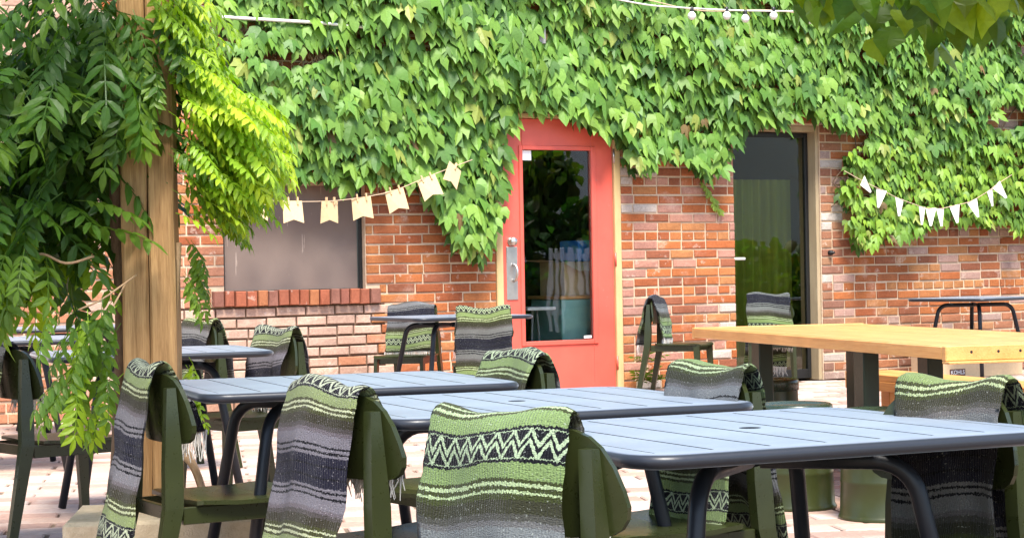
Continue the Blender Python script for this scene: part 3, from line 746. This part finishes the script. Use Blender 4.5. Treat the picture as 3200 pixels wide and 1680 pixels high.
for ly in (-1.1, 1.14):
    for lx in (-.09, .09): MB().bbox((lx-.028, ly-.045, 0), (lx+.028, ly+.045, .384), .003).build('leg', M['bench'], bn)
tag(bn, 'long wooden bench behind the wooden table', 'bench')
# ---- drum stools
def drum(x, y, h, r0, lb):
    t = empty('drum_stool', (x, y, 0))
    b = MB(); b.lathe([(r0*1.04, 0), (r0*1.05, .006), (r0*1.03, .014), (r0*1.0, .022), (r0*.97, h*.33), (r0*.985, h*.345), (r0*.97, h*.36), (r0*.955, h*.66), (r0*.97, h*.675), (r0*.955, h*.69), (r0*.945, h-.05)], 40); b.build('drum_body', M['drum'], t)
    l_ = MB(); l_.lathe([(r0*.95, h-.058), (r0*.985, h-.055), (r0*.985, h-.02), (r0*.975, h-.006), (r0*.93, h), (r0*.86, h-.004), (r0*.8, h-.010), (.0001, h-.008)], 40); l_.build('lid', M['drum_lid'], t)
    tag(t, lb, 'stool', 'metal drum stools'); return t
drum(1.265, 9.75, .435, .135, 'olive drum stool farthest from the camera, under the wooden table')
drum(1.150, 8.15, .425, .158, 'olive drum stool standing left of the wooden table leg')
drum(1.425, 7.75, .425, .160, 'olive drum stool nearest the camera, under the wooden table end')
# ---- cardboard box by the wall
t = empty('cardboard_box', (3.62, 16.95, 0), R(31))
MB().bbox((-.12, -.2, 0), (.80, .2, .33), .004).build('box_body', M['card'], t)
MB().box((-.05, -.2025, .020), (.125, -.2008, .078)).build('label', M['label'], t)
cu = bpy.data.curves.new('lettering', 'FONT'); cu.body = 'KOHLS'; cu.size = .05; cu.align_x = 'CENTER'; cu.align_y = 'CENTER'; cu.extrude = .0003
lt_ = bpy.data.objects.new('lettering_curve', cu); COL.objects.link(lt_); lme = bpy.data.meshes.new_from_object(lt_); bpy.data.objects.remove(lt_); lo = link('lettering', lme, t); lo.location = (.038, -.2036, .049); lo.rotation_euler = (R(90), 0, 0); lme.materials.clear(); lme.materials.append(M['white'])
tag(t, 'brown cardboard box with KOHLS label by the wall', 'box')
# ---- buntings
def cord_path(P, n=6): return catmull([(s, 0, z) for s, z in P], n)
def flag_obj(parent, s, z, ang, shape, wd_, h, mat, r):
    pts = {'swallow': [(-.5, 0), (.5, 0), (.52, -1.0), (0, -.84), (-.52, -1.0)], 'tri': [(-.5, 0), (.5, 0), (.08, -1.0), (-.08, -1.0)]}[shape]
    b = MB(); n = len(pts); A = [(x*wd_, .006*math.sin(x*5+zz*3), zz*h) for x, zz in pts]
    b.loft([[(x, y-.0012, zz) for x, y, zz in A], [(x, y+.0012, zz) for x, y, zz in A]], False, True)
    o = b.build('flag', mat, parent, (s, 0, z), (r.uniform(-.2, .1), ang, r.uniform(-.35, .35))); return o
r = random.Random(4)
bt = empty('burlap_bunting'); bt.matrix_world = WM @ Matrix.Translation((0, -.24, 0))
MB().tube(cord_path([(4.9,1.61),(4.958,1.592),(5.137,1.553),(5.41,1.516),(5.689,1.51),(5.942,1.522),(6.216,1.56),(6.396,1.605),(6.595,1.68),(6.764,1.741),(7.019,1.828)]), .0032, 5).build('cord', M['cord'], bt)
for s, z, a in ((5.002,1.578,8),(5.273,1.531,3),(5.54,1.516,0),(5.834,1.516,-1),(6.086,1.542,-6),(6.356,1.597,-13),(6.622,1.69,-20),(6.872,1.778,30)):
    f = flag_obj(bt, s, z, R(a), 'swallow', .148, .165, M['flag'], r)
    for q in (-.03, .04) if abs(a) < 25 else (0,): MB().bbox((-.0055+q, -.012, -.03), (.0055+q, .008, .026), .002).build('clothes_peg', M['peg'], f)
tag(bt, 'bunting of swallowtail burlap flags pegged across the boarded window', 'bunting')
bt = empty('white_bunting'); bt.matrix_world = WM @ Matrix.Translation((0, -.24, 0))
MB().tube(cord_path([(10.572,1.769),(10.762,1.686),(10.967,1.609),(11.161,1.534),(11.433,1.458),(11.508,1.451),(11.611,1.448),(11.774,1.475),(11.976,1.517),(12.185,1.612),(12.256,1.655),(12.446,1.748)]), .0032, 5).build('cord', M['cord'], bt)
for s, z, a in ((10.762,1.69,-50),(10.967,1.611,12),(11.161,1.536,10),(11.41,1.465,2),(11.508,1.454,0),(11.611,1.45,-4),(11.774,1.477,-8),(11.976,1.518,-20),(12.185,1.613,-22),(12.262,1.66,-40)):
    flag_obj(bt, s, z, R(-a)*-1, 'tri', .105, .155, M['flag_w'], r)
tag(bt, 'bunting of small white pennants hanging in the ivy at right', 'bunting')
# ---- string lights
sl_ = empty('string_lights'); sl_.matrix_world = WM @ Matrix.Translation((0, -.6, 0))
MB().tube(cord_path([(7.6,3.12),(8.3,3.03),(8.678,3.016),(9.3,3.02),(9.9,3.045),(10.188,3.076),(10.9,3.12),(11.8,3.25)]), .0065, 6).build('cable', M['pipe'], sl_)
MB().tube(cord_path([(8.4,3.06),(8.9,3.0),(9.5,3.035),(10.0,3.03),(10.6,3.11)]), .004, 6).build('cable', M['cord'], sl_)
gb_ = mat_plain('frosted_bulb', (.75, .74, .7), .15)
for s, z in ((8.803,2.956),(9.137,2.972),(9.317,2.957),(9.595,2.993),(9.964,2.975),(10.089,3.035)):
    bb = MB().lathe([(.0001, -.034), (.018, -.030), (.031, -.014), (.034, .0), (.030, .015), (.018, .028), (.014, .034)], 16).build('bulb', gb_, sl_, (s, 0, z))
    MB().lathe([(.015, .032), (.016, .036), (.016, .066), (.006, .072)], 10).build('socket', M['dark_metal'], bb)
tag(sl_, 'white string lights with round bulbs across the ivy', 'string lights')

# ================================================================== POST AND PLANTING
po = empty('wooden_post', (-1.145, 6.30, 0), R(4))
def timber(x0, x1, seed):
    r = random.Random(seed); b = MB(); rings = []
    for k in range(15):
        z = 2.75*k/14; w_ = 1+.02*(1-k/14); e = .0022
        def q(x, y): return (x*w_ + r.uniform(-e, e), y + r.uniform(-e, e), z)
        c = .008
        rings.append([q(x0+c,-.085), q(x1-c,-.085), q(x1,-.085+c), q(x1,.085-c), q(x1-c,.085), q(x0+c,.085), q(x0,.085-c), q(x0,-.085+c)])
    b.loft(rings); return b
timber(-.083, -.001, 1).build('timber', M['post'], po); timber(.0012, .081, 2).build('timber', M['post'], po)
tag(po, 'weathered double timber pergola post wrapped in wisteria', 'post')
stn = MB().bbox((-.27, -.25, 0), (.30, .22, .262), .012).build('stone_block', M['stone'], None, (-1.12, 6.22, 0), (0, 0, R(6)))
stn.scale = (1, 1, 1); tag(stn, 'pale stone block around the foot of the wooden post', 'stone block')

def basis(d, up=Vector((0, 0, 1))):
    d = d.normalized(); s = up.cross(d)
    if s.length < 1e-4: s = Vector((0, 1, 0)).cross(d)
    s.normalize(); n = d.cross(s); return Matrix((d, s, n)).transposed()
def compound_leaf(seed, L=.25, pairs=5):
    """pinnate leaf along +x, leaflets to +-y, drooping; returns verts, faces"""
    r = random.Random(seed); V = []; F = []
    def leaflet(p, d, n, ln, wd_):
        d = d.normalized(); s = d.cross(n).normalized(); n = s.cross(d); b = len(V)
        cup = -.10*ln; fold = .13*wd_
        P = [p, p+d*ln*.18-s*wd_*.36-n*0+n*fold, p+d*ln*.18, p+d*ln*.18+s*wd_*.36+n*fold,
             p+d*ln*.5-s*wd_*.5+n*(fold+cup*.35), p+d*ln*.5+n*cup*.35, p+d*ln*.5+s*wd_*.5+n*(fold+cup*.35),
             p+d*ln*.8-s*wd_*.26+n*(cup*.9), p+d*ln*.8+n*cup*.8, p+d*ln*.8+s*wd_*.26+n*(cup*.9), p+d*ln+n*cup*1.5]
        V.extend(P)
        F.extend([tuple(b+i for i in q) for q in ((0,2,1),(0,3,2),(1,2,5,4),(2,3,6,5),(4,5,8,7),(5,6,9,8),(7,8,10),(8,9,10))])
    def rach(t): return Vector((L*t, 0, -.30*L*t*t))
    for k in range(pairs):
        t_ = .22 + .7*k/(pairs-1); p = rach(t_); sz = (.070 + .016*math.sin(math.pi*k/(pairs-1)))*(.9+.25*r.random())
        for s in (-1, 1):
            d = Vector((.55+r.uniform(-.15, .25), s*.85, -.25-r.uniform(0, .45))); n = Vector((r.uniform(-.3, .2), -s*.15+r.uniform(-.2, .2), 1))
            leaflet(p, d, n, sz, sz*.36)
    leaflet(rach(.97), Vector((1, r.uniform(-.2, .2), -.7)), Vector((.5, 0, 1)), .08, .028)
    b = len(V); n_ = 6
    for k in range(n_):
        p = rach(k/(n_-1)); V.extend([p+Vector((0, .0018, 0)), p+Vector((0, -.0018, 0)), p+Vector((0, 0, -.003))])
    for k in range(n_-1):
        for a in range(3): F.append((b+3*k+a, b+3*k+(a+1) % 3, b+3*k+3+(a+1) % 3, b+3*k+3+a))
    return np.array([tuple(v) for v in V]), F
WL = [compound_leaf(100+i, .22+.012*i, 4+i % 3) for i in range(6)]
WLM = []
for v, f in WL:
    me = bpy.data.meshes.new('wisteria_leaf'); me.from_pydata(v.tolist(), [], f); white_col(me); me.materials.append(M['wist']); WLM.append(me)
def inpoly(x, y, P):
    c = False; j = len(P)-1
    for i in range(len(P)):
        if (P[i][1] > y) != (P[j][1] > y) and x < (P[j][0]-P[i][0])*(y-P[i][1])/(P[j][1]-P[i][1])+P[i][0]: c = not c
        j = i
    return c
def sample_poly(P, n, r, gap=0):
    xs = [p[0] for p in P]; ys = [p[1] for p in P]; out = []; tries = 0
    while len(out) < n and tries < n*60:
        tries += 1
        x, y = r.uniform(min(xs), max(xs)), r.uniform(min(ys), max(ys))
        if not inpoly(x, y, P): continue
        if gap and any((x-a)**2+(y-b)**2 < gap*gap for a, b in out): continue
        out.append((x, y))
    return out
def put_leaves(root, spec, meshes, data, limit, name='leaf', stuff='leaf_mass'):
    """spec: list of (pos, rot 3x3, scale, colour, rank) – the highest-ranked become parts of their own"""
    order = sorted(range(len(spec)), key=lambda i: -spec[i][4]); top = set(order[:limit]); rest = []
    for i, (p, rm_, sc, c, rk, mi) in enumerate(spec):
        if i in top:
            o = link(name, meshes[mi], root); o.matrix_local = Matrix.Translation(p) @ rm_.to_4x4() @ Matrix.Diagonal((sc, sc, sc, 1)); o.color = (*c, 1)
        else:
            v, f = data[mi]; A = np.array(rm_)*sc
            rest.append((v @ A.T + np.array(p), f, c))
    if rest: tag(joined(stuff, meshes[0].materials[0], root, rest), kind='stuff')
# ---- wisteria on the post
wi = empty('wisteria', (0, 0, 0)); wi.location = (-1.3, 6.3, 0)
O = Vector(wi.location)
r = random.Random(21); spec = []
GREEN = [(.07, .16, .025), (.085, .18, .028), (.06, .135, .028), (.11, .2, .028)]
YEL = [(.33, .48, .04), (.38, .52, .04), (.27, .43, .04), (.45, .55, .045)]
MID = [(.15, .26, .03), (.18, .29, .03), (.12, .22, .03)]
def wleaf(x, y, z, d, sc, cols, rank, up=Vector((0, 0, 1))):
    d = Vector(d); c = r.choice(cols); k = r.uniform(.85, 1.15)
    B = basis(d, (up + Vector((r.uniform(-.35, .35), r.uniform(-.35, .35), 0))).normalized())
    spec.append((Vector((x, y, z)) - O, B, sc*r.uniform(.85, 1.15), tuple(q*k for q in c), rank, r.randrange(len(WL))))
# left dark mass (several depths), shade painted into the back leaves' darker colour
PA = [(-1.75,1.95),(-1.14,1.95),(-1.20,1.50),(-1.30,1.30),(-1.36,1.14),(-1.40,1.02),(-1.75,1.04)]
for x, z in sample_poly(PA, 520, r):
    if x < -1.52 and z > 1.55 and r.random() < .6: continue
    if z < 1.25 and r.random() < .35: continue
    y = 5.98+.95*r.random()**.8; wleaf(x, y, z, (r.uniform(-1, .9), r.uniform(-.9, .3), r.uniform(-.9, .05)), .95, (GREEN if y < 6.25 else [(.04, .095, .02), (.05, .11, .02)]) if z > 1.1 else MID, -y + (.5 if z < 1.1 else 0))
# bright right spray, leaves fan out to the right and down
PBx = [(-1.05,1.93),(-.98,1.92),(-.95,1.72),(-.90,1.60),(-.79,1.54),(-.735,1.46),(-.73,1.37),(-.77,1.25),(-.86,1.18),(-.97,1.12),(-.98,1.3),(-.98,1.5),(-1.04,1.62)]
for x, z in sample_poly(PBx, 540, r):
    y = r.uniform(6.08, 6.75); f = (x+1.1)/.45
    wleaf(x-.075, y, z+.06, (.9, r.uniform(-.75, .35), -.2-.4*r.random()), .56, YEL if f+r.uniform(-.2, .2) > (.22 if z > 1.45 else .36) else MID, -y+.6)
for k in range(10):
    z = r.uniform(.95, 1.12); wleaf(-1.04+r.uniform(0, .03), 6.22+r.uniform(-.05, .2), z, (.6, -.3, -.7), .5, MID, .2)
for k in range(9): wleaf(-1.05+r.uniform(0, .02), 6.35, r.uniform(.62, .74), (.5, -.1, -.8), .45, YEL, .2)
# leaves drooping across the post face
for k in range(22):
    z = r.uniform(1.5, 1.9); wleaf(r.uniform(-1.24, -1.05), 6.17, z, (r.uniform(-.2, .6), -.5, -.7), .75, GREEN+MID, 1)
# lower left sprays
for x, z in sample_poly([(-1.75,1.25),(-1.5,1.22),(-1.42,1.10),(-1.42,1.02),(-1.6,.97),(-1.75,1.0)], 30, r):
    wleaf(x, r.uniform(5.9, 6.5), z, (r.uniform(-.8, .3), -.5, -.4), .75, MID+YEL[:1], 1.5)
for x, z in sample_poly([(-1.36,.86),(-1.17,.90),(-1.16,.72),(-1.19,.60),(-1.24,.55),(-1.31,.60),(-1.30,.72)], 34, r):
    wleaf(x+.01, r.uniform(5.75, 6.0), z+.06, (r.uniform(-.8, .2), -.4, -.6), .66, MID+GREEN[3:]+YEL[:1], 3)
# unseen leaf canopy added above the frame to shade the left mass
for k in range(230):
    x, y = r.uniform(-3.2, -1.12), r.uniform(4.6, 7.2); wleaf(x, y, 2.5+r.uniform(-.25, .3), (r.uniform(-1, 1), r.uniform(-1, 1), -.3), 1.15, GREEN, -9)
for k in range(34): wleaf(r.uniform(-1.15, -.72), r.uniform(4.6, 5.25), 2.45+r.uniform(-.15, .2), (r.uniform(-1, 1), r.uniform(-1, 1), -.3), 1.1, GREEN, -9)  # unseen leaf patch added to shade the post-side table end
put_leaves(wi, spec, WLM, WL, 300)
tr = MB(); tr.tube(catmull([(x-O.x, y-O.y, z) for x, y, z in ((-1.30,6.40,.2),(-1.27,6.38,.6),(-1.255,6.36,.9),(-1.26,6.33,1.2),(-1.23,6.25,1.5),(-1.2,6.3,1.9),(-1.25,6.35,2.5))], 6), [.02]*37, 10); tr.build('trunk', M['bark'], wi)
for pts, rd in ((((-.98,6.30,.25),(-1.0,6.25,.36),(-1.03,6.22,.44),(-1.07,6.2,.52),(-1.075,6.24,.7),(-1.06,6.3,1.1)), .013), (((-.95,6.18,.10),(-.96,6.15,.25),(-.99,6.17,.38),(-1.05,6.18,.46),(-1.085,6.2,.55),(-1.08,6.25,.8)), .010), (((-.90,6.15,0),(-.93,6.2,.2),(-.96,6.25,.33)), .012), (((-1.6,6.1,1.0),(-1.45,6.05,1.07),(-1.36,6.05,1.04),(-1.28,6.08,1.06)), .004), (((-1.3,5.95,.9),(-1.24,6.0,.93),(-1.16,6.12,1.0)), .003), (((-1.25,5.9,.72),(-1.22,5.95,.86),(-1.19,6.12,.98)), .003)):
    P = catmull([(x-O.x, y-O.y, z) for x, y, z in pts], 5); MB().tube(P, rd, 8).build('stem', M['vine'], wi)
for k in range(5):  # unseen stems under the added canopy
    x = -3.0+.45*k
    MB().tube([(x-O.x, 4.5-O.y, 2.42), (x+.1-O.x, 6-O.y, 2.47), (x-O.x, 7.3-O.y, 2.45)], .016, 6).build('stem', M['bark'], wi)
tag(wi, 'wisteria vine with drooping feathery leaves climbing the wooden post', 'wisteria')

# ---- ivy on the wall
def ivy_leaf(seed, narrow=1.0):
    r = random.Random(seed)
    half = [(.13, .11), (.31, .12), (.46, .0), (.58, -.16), (.56, -.36), (.56, -.72), (.37, -.54), (.20, -.47), (.23, -.66), (.12, -.88)]
    def yy(x, z): return .16*abs(x) + .26*(abs(z+.1))**1.6*.6 + .10*x*x
    P = [(0, .0), (0, -.30), (0, -.62), (0, -1.12-.1*r.random())]
    V = [(x, yy(x, z)-.03, z) for x, z in P]; F = []
    for s in (1, -1):
        b = len(V); H = [(s*(x*narrow+r.uniform(-.03, .03)), z+r.uniform(-.03, .03)) for x, z in half]
        V += [(x, yy(x, z), z) for x, z in H]
        i = list(range(b, b+10))
        T = [(0, i[0], 1), (i[0], i[1], 1), (i[1], i[2], 1), (i[2], i[3], 1), (i[3], i[4], 1), (i[4], i[5], i[6]), (i[4], i[6], 1), (i[6], i[7], 1), (1, i[7], 2), (i[7], i[8], 2), (i[8], i[9], 2), (i[9], 3, 2)]
        F += T if s < 0 else [q[::-1] for q in T]
    return np.array(V), F
IL = [ivy_leaf(300+i, .88+.06*i) for i in range(5)]
ILM = []
for v, f in IL:
    me = bpy.data.meshes.new('ivy_leaf'); me.from_pydata(v.tolist(), [], f); white_col(me); me.materials.append(M['ivy']); ILM.append(me)
IVY = [(4.9,3.6),(5.033,2.792),(5.09,2.623),(5.132,2.424),(5.0,2.2),(4.9,1.9),(5.1,1.78),(5.45,1.69),(5.61,1.67),(5.686,1.63),(5.973,1.64),(6.231,1.60),(6.462,1.63),(6.628,1.62),(6.76,1.45),(6.824,1.30),(6.889,1.15),(6.956,1.07),(7.127,1.05),(7.181,1.13),(7.306,1.28),(7.34,1.414),(7.38,1.599),(7.37,1.784),(7.36,1.96),(7.457,2.12),(7.536,2.17),(7.858,2.165),(8.04,2.14),(8.223,2.13),(8.362,2.03),(8.431,2.06),(8.442,1.886),(8.496,1.769),(8.626,1.70),(8.781,1.80),(8.935,1.82),(9.05,1.76),(9.206,1.74),(9.323,1.72),(9.485,1.84),(9.559,1.92),(9.571,2.09),(9.774,2.145),(9.937,2.16),(10.185,2.18),(10.457,2.165),(10.563,2.15),(10.949,2.12),(10.903,2.0),(10.66,1.96),(10.66,1.72),(10.66,1.55),(10.68,1.36),(10.71,1.17),(10.781,1.06),(10.882,1.09),(11.013,1.13),(11.278,1.196),(11.592,1.256),(11.911,1.288),(12.142,1.329),(12.375,1.285),(12.657,1.211),(13.041,1.135),(14.2,1.2),(14.2,3.6)]
GAPS = [(5.53,2.53,.26,.06),(5.26,2.74,.14,.05),(5.82,2.62,.16,.035),(6.05,2.68,.12,.03),(12.57,2.25,.22,.12),(10.89,1.64,.08,.05),(12.9,2.9,.2,.1),(6.6,2.75,.12,.05)]
iv = empty('wall_ivy'); iv.matrix_world = WM
r = random.Random(33); spec = []
IG = [(.14, .275, .042), (.165, .305, .05), (.11, .23, .038), (.19, .32, .05), (.08, .18, .035)]
def ivy_size(s, z):
    if s < 5.9: return .118
    if s > 10.55: return .092 if z < 2.0 else .11
    if s > 8.6: return .13
    return .142
z = 3.42; row = 0
while z > .95:
    s = 4.85 + (row % 2)*.04
    while s < 14.1:
        S = ivy_size(s, z); x = s + r.uniform(-.03, .03); zz = z + r.uniform(-.035, .035)
        wob = .03*math.sin(x*7.3+zz*5)+.02*math.sin(x*17.1)
        if inpoly(x, zz - S*.35 + wob, IVY) and not any(((x-a)/c)**2+((zz-S*.3-b)/d)**2 < 1+.4*r.random() for a, b, c, d in GAPS):
            thick = .5+.5*math.sin(x*2.1+1.3*math.sin(zz*2.3))*math.sin(zz*3.1+x*.7)
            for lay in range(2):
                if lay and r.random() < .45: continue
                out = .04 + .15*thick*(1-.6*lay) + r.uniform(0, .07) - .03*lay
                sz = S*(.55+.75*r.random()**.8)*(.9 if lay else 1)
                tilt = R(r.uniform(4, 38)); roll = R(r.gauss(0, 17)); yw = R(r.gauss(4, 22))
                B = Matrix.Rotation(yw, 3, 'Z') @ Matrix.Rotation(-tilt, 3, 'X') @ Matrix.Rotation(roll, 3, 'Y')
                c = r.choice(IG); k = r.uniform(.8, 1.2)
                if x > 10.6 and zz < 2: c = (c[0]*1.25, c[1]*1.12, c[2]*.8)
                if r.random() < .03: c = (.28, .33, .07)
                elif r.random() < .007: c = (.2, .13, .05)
                if lay: c = (c[0]*.55, c[1]*.6, c[2]*.7)  # inner leaves coloured darker, standing in for shade between leaves
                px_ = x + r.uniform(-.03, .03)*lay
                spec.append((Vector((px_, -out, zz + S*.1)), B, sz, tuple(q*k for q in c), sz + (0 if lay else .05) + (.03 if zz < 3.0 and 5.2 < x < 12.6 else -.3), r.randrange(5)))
        s += S*.56
    z -= .064; row += 1
# young trailing shoot on the pier
for k in range(14): spec.append((Vector((9.28+.012*k+r.uniform(-.03, .03), -.03, 1.66-.017*k)), Matrix.Rotation(R(r.uniform(-60, 60)), 3, 'Y') @ Matrix.Rotation(R(-25), 3, 'X'), .05, (.26, .36, .05), 0, r.randrange(5)))
put_leaves(iv, spec, ILM, IL, 300)
for k in range(16):
    s0 = r.uniform(5.0, 12.8); z0 = r.uniform(2.2, 3.3); P = [(s0, -.03, z0)]
    for q in range(6): P.append((P[-1][0]+r.uniform(-.16, .16), -.03-r.uniform(0, .02), P[-1][2]-r.uniform(.06, .2)))
    P = [p for p in P if not any(a-.02 < p[0] < b+.02 and p[2] < d+.03 for a, b, c, d in OPEN)]
    if len(P) > 2: MB().tube(catmull(P, 4), .006, 6).build('stem', M['bark'], iv)
for k in range(110):                                      # bare twigs showing in the gaps
    a, b, c, d = r.choice(GAPS[:4]); s0 = a+r.uniform(-c, c); z0 = b+r.uniform(-.2*d, d)
    MB().tube([(s0, -.05, z0), (s0+r.uniform(-.04, .04), -.09, z0-.05), (s0+r.uniform(-.06, .06), -.1, z0-r.uniform(.09, .16))], .0035, 5).build('twig', M['vine'], iv)
tag(iv, 'thick green ivy covering the upper brick wall', 'ivy')
# ---- fern at the wall foot
fe = empty('wall_fern'); fe.matrix_world = WM @ Matrix.Translation((8.60, -.06, 0))
for k in range(13):
    a = R(-160+24*k+r.uniform(-8, 8)); z = .04+.03*r.random() + (.16 if k % 3 == 0 else 0)
    B = basis(Vector((math.cos(a)*.6, -abs(math.sin(a))*.5-.1, .9 if k % 2 else .4)))
    o = link('frond', WLM[k % 6], fe); o.matrix_local = Matrix.Translation((r.uniform(-.05, .1), -.02, z)) @ B.to_4x4() @ Matrix.Diagonal((.75, .75, .75, 1)); o.color = (.12, .19, .035, 1)
tag(fe, 'small green fern growing at the wall foot right of the red door', 'fern')
# ---- overhanging branch, upper right, near the camera
def big_leaf(seed):
    r = random.Random(seed); half = [(.10, .0), (.30, .03), (.42, -.10), (.46, -.26), (.40, -.40), (.43, -.50), (.33, -.60), (.24, -.72), (.14, -.86)]
    V = []; F = []
    def yy(x, z): return .22*abs(x) + .25*(z+.15)**2
    V = [(0, yy(0, z), z) for z in (.02, -.25, -.52, -.78, -1.08)]
    for s in (1, -1):
        b = len(V); V += [(s*(x+r.uniform(-.02, .02)), yy(x, z)+r.uniform(-.02, .02), z+r.uniform(-.02, .02)) for x, z in half]; i = list(range(b, b+9))
        T = [(0, i[0], 1), (i[0], i[1], 1), (i[1], i[2], 1), (i[2], i[3], 1), (i[3], 2, 1), (i[3], i[4], 2), (i[4], i[5], 2), (i[5], i[6], 2), (i[6], 3, 2), (i[6], i[7], 3), (i[7], i[8], 3), (i[8], 4, 3)]
        F += T if s < 0 else [q[::-1] for q in T]
    return np.array(V), F
GL = [big_leaf(500+i) for i in range(4)]; GLM = []
for v, f in GL:
    me = bpy.data.meshes.new('big_leaf'); me.from_pydata(v.tolist(), [], f); white_col(me); me.materials.append(M['bigleaf']); GLM.append(me)
ob = empty('tree_branch', (1.1, 5.0, 1.75)); OB = Vector(ob.location); r = random.Random(55); spec = []
BG = [(.07, .15, .025), (.09, .18, .025), (.06, .125, .025), (.15, .25, .028)]
def bleaf(x, y, z, sc, cols, rank, tl=(5, 50)):
    B = Matrix.Rotation(R(r.uniform(-70, 70)), 3, 'Z') @ Matrix.Rotation(R(-r.uniform(*tl)), 3, 'X') @ Matrix.Rotation(R(r.gauss(0, 22)), 3, 'Y')
    spec.append((Vector((x, y, z))-OB, B, sc*r.uniform(.8, 1.2), tuple(q*r.uniform(.85, 1.15) for q in r.choice(cols)), rank, r.randrange(4)))
for k in range(300):
    x = r.uniform(.74, 1.5); lim = 1.605 + .02*math.sin(x*14) - (.05 if .95 < x < 1.2 else 0) + (.08 if x < .85 else 0)
    bleaf(x, r.uniform(4.6, 5.5), r.uniform(lim+.04, 1.98), .088, BG, 2)
for x, z, s_ in ((.70,1.745,.10),(.735,1.72,.09),(.80,1.72,.10),(.985,1.63,.12),(1.045,1.60,.13),(1.09,1.615,.11),(1.16,1.60,.12),(1.25,1.64,.10),(.89,1.66,.13),(.92,1.70,.12),(1.31,1.68,.13),(1.0,1.68,.13)):
    bleaf(x, 4.7+r.uniform(-.05, .05), z+.06, s_, [(.2, .3, .025), (.24, .34, .025), (.13, .22, .02)], 5, (0, 25))
for k in range(260): bleaf(r.uniform(.9, 2.4), r.uniform(3.6, 5.6), r.uniform(2.0, 2.7), .17, BG, -1)  # unseen leaves added above the frame to shade the branch
put_leaves(ob, spec, GLM, GL, 140)
for pts, rd in ((((2.4,4.6,2.5),(1.7,4.9,2.15),(1.25,5.0,1.92),(.9,5.0,1.84),(.72,4.8,1.82)), .012), (((1.7,4.9,2.15),(1.5,5.1,1.95),(1.3,5.2,1.8)), .008), (((1.25,5.0,1.92),(1.1,4.8,1.78),(1.02,4.7,1.7)), .005)):
    MB().tube(catmull([Vector(p)-OB for p in pts], 5), rd, 7).build('branch', M['bark'], ob)
tag(ob, 'dark leafy tree branch hanging into the upper right corner', 'tree branch')

# ================================================================== what the door glass mirrors (right of the frame)
r = random.Random(77); hd = []
for k in range(17000):
    y = r.uniform(2, 15); h = 1.35+.45*math.sin(y*1.3)+.25*math.sin(y*3.1); x = 10.5+2.5*r.random()**1.5; z = r.uniform(.1, max(.6, h))
    if k % 3 == 0:                                  # two tree crowns over the hedge
        cy, cz, cr = ((8.5, 1.7, .75), (9.5, 1.1, .7), (8.95, 2.35, .42), (9.75, 1.75, .35), (8.1, 2.6, .5))[(k//3) % 5]; q = Vector((r.gauss(0, 1), r.gauss(0, 1), r.gauss(0, 1))).normalized()*cr*(.35+r.gauss(.3, .28))
        x, y, z = 11.4+q.x, cy+q.y, cz+q.z*.8
    B = np.array(Matrix.Rotation(r.uniform(0, 6.28), 3, 'Z') @ Matrix.Rotation(r.uniform(-1.2, .4), 3, 'X'))*r.uniform(.09, .19)
    v, f = GL[k % 4]; hd.append((v @ B.T + np.array((x, y, z)), f, (.09*r.uniform(.6, 1.7), .19*r.uniform(.6, 1.4), .035)))
hg = joined('hedge', M['bigleaf'], None, hd); tag(hg, 'leafy green hedge mirrored in the red door glass', 'hedge', None, 'stuff')
ho = empty('garden_house', (19, 3, 0), R(15)); hm = mat_plain('house_wall', (.72, .70, .66), .9)
MB().box((-1, -2.2, 0), (4, 5.5, 3.9)).build('wall', hm, ho)
MB().add([(-1.3,-2.5,3.85),(-1.3,5.8,3.85),(1.5,5.8,5.3),(1.5,-2.5,5.3)], [(0,1,2,3)]).build('roof', M['grey'], ho)
for k in range(3):
    wv_ = MB().box((-1.03, -1.4+1.7*k, 2.3), (-1.002, -.9+1.7*k, 3.1)).build('window', M['grey'], ho)
    MB().box((-1.06, -1.5+1.7*k, 2.2), (-1.032, -.8+1.7*k, 2.29)).build('sill', M['white'], wv_)
tag(ho, 'pale house mirrored in the door glass', 'house')
pf_ = empty('picket_fence', (10.1, 9.75, 0), R(8))
for k in range(16): MB().bbox((-.012, -.03+.13*k, .1), (.012, .04+.13*k, 1.25), .003).build('picket', M['white'], pf_)
for z in (.35, 1.1): MB().box((.013, -.05, z), (.05, 2.05, z+.08)).build('fence_rail', M['white'], pf_)
tag(pf_, 'white picket fence mirrored in the red door glass', 'fence')
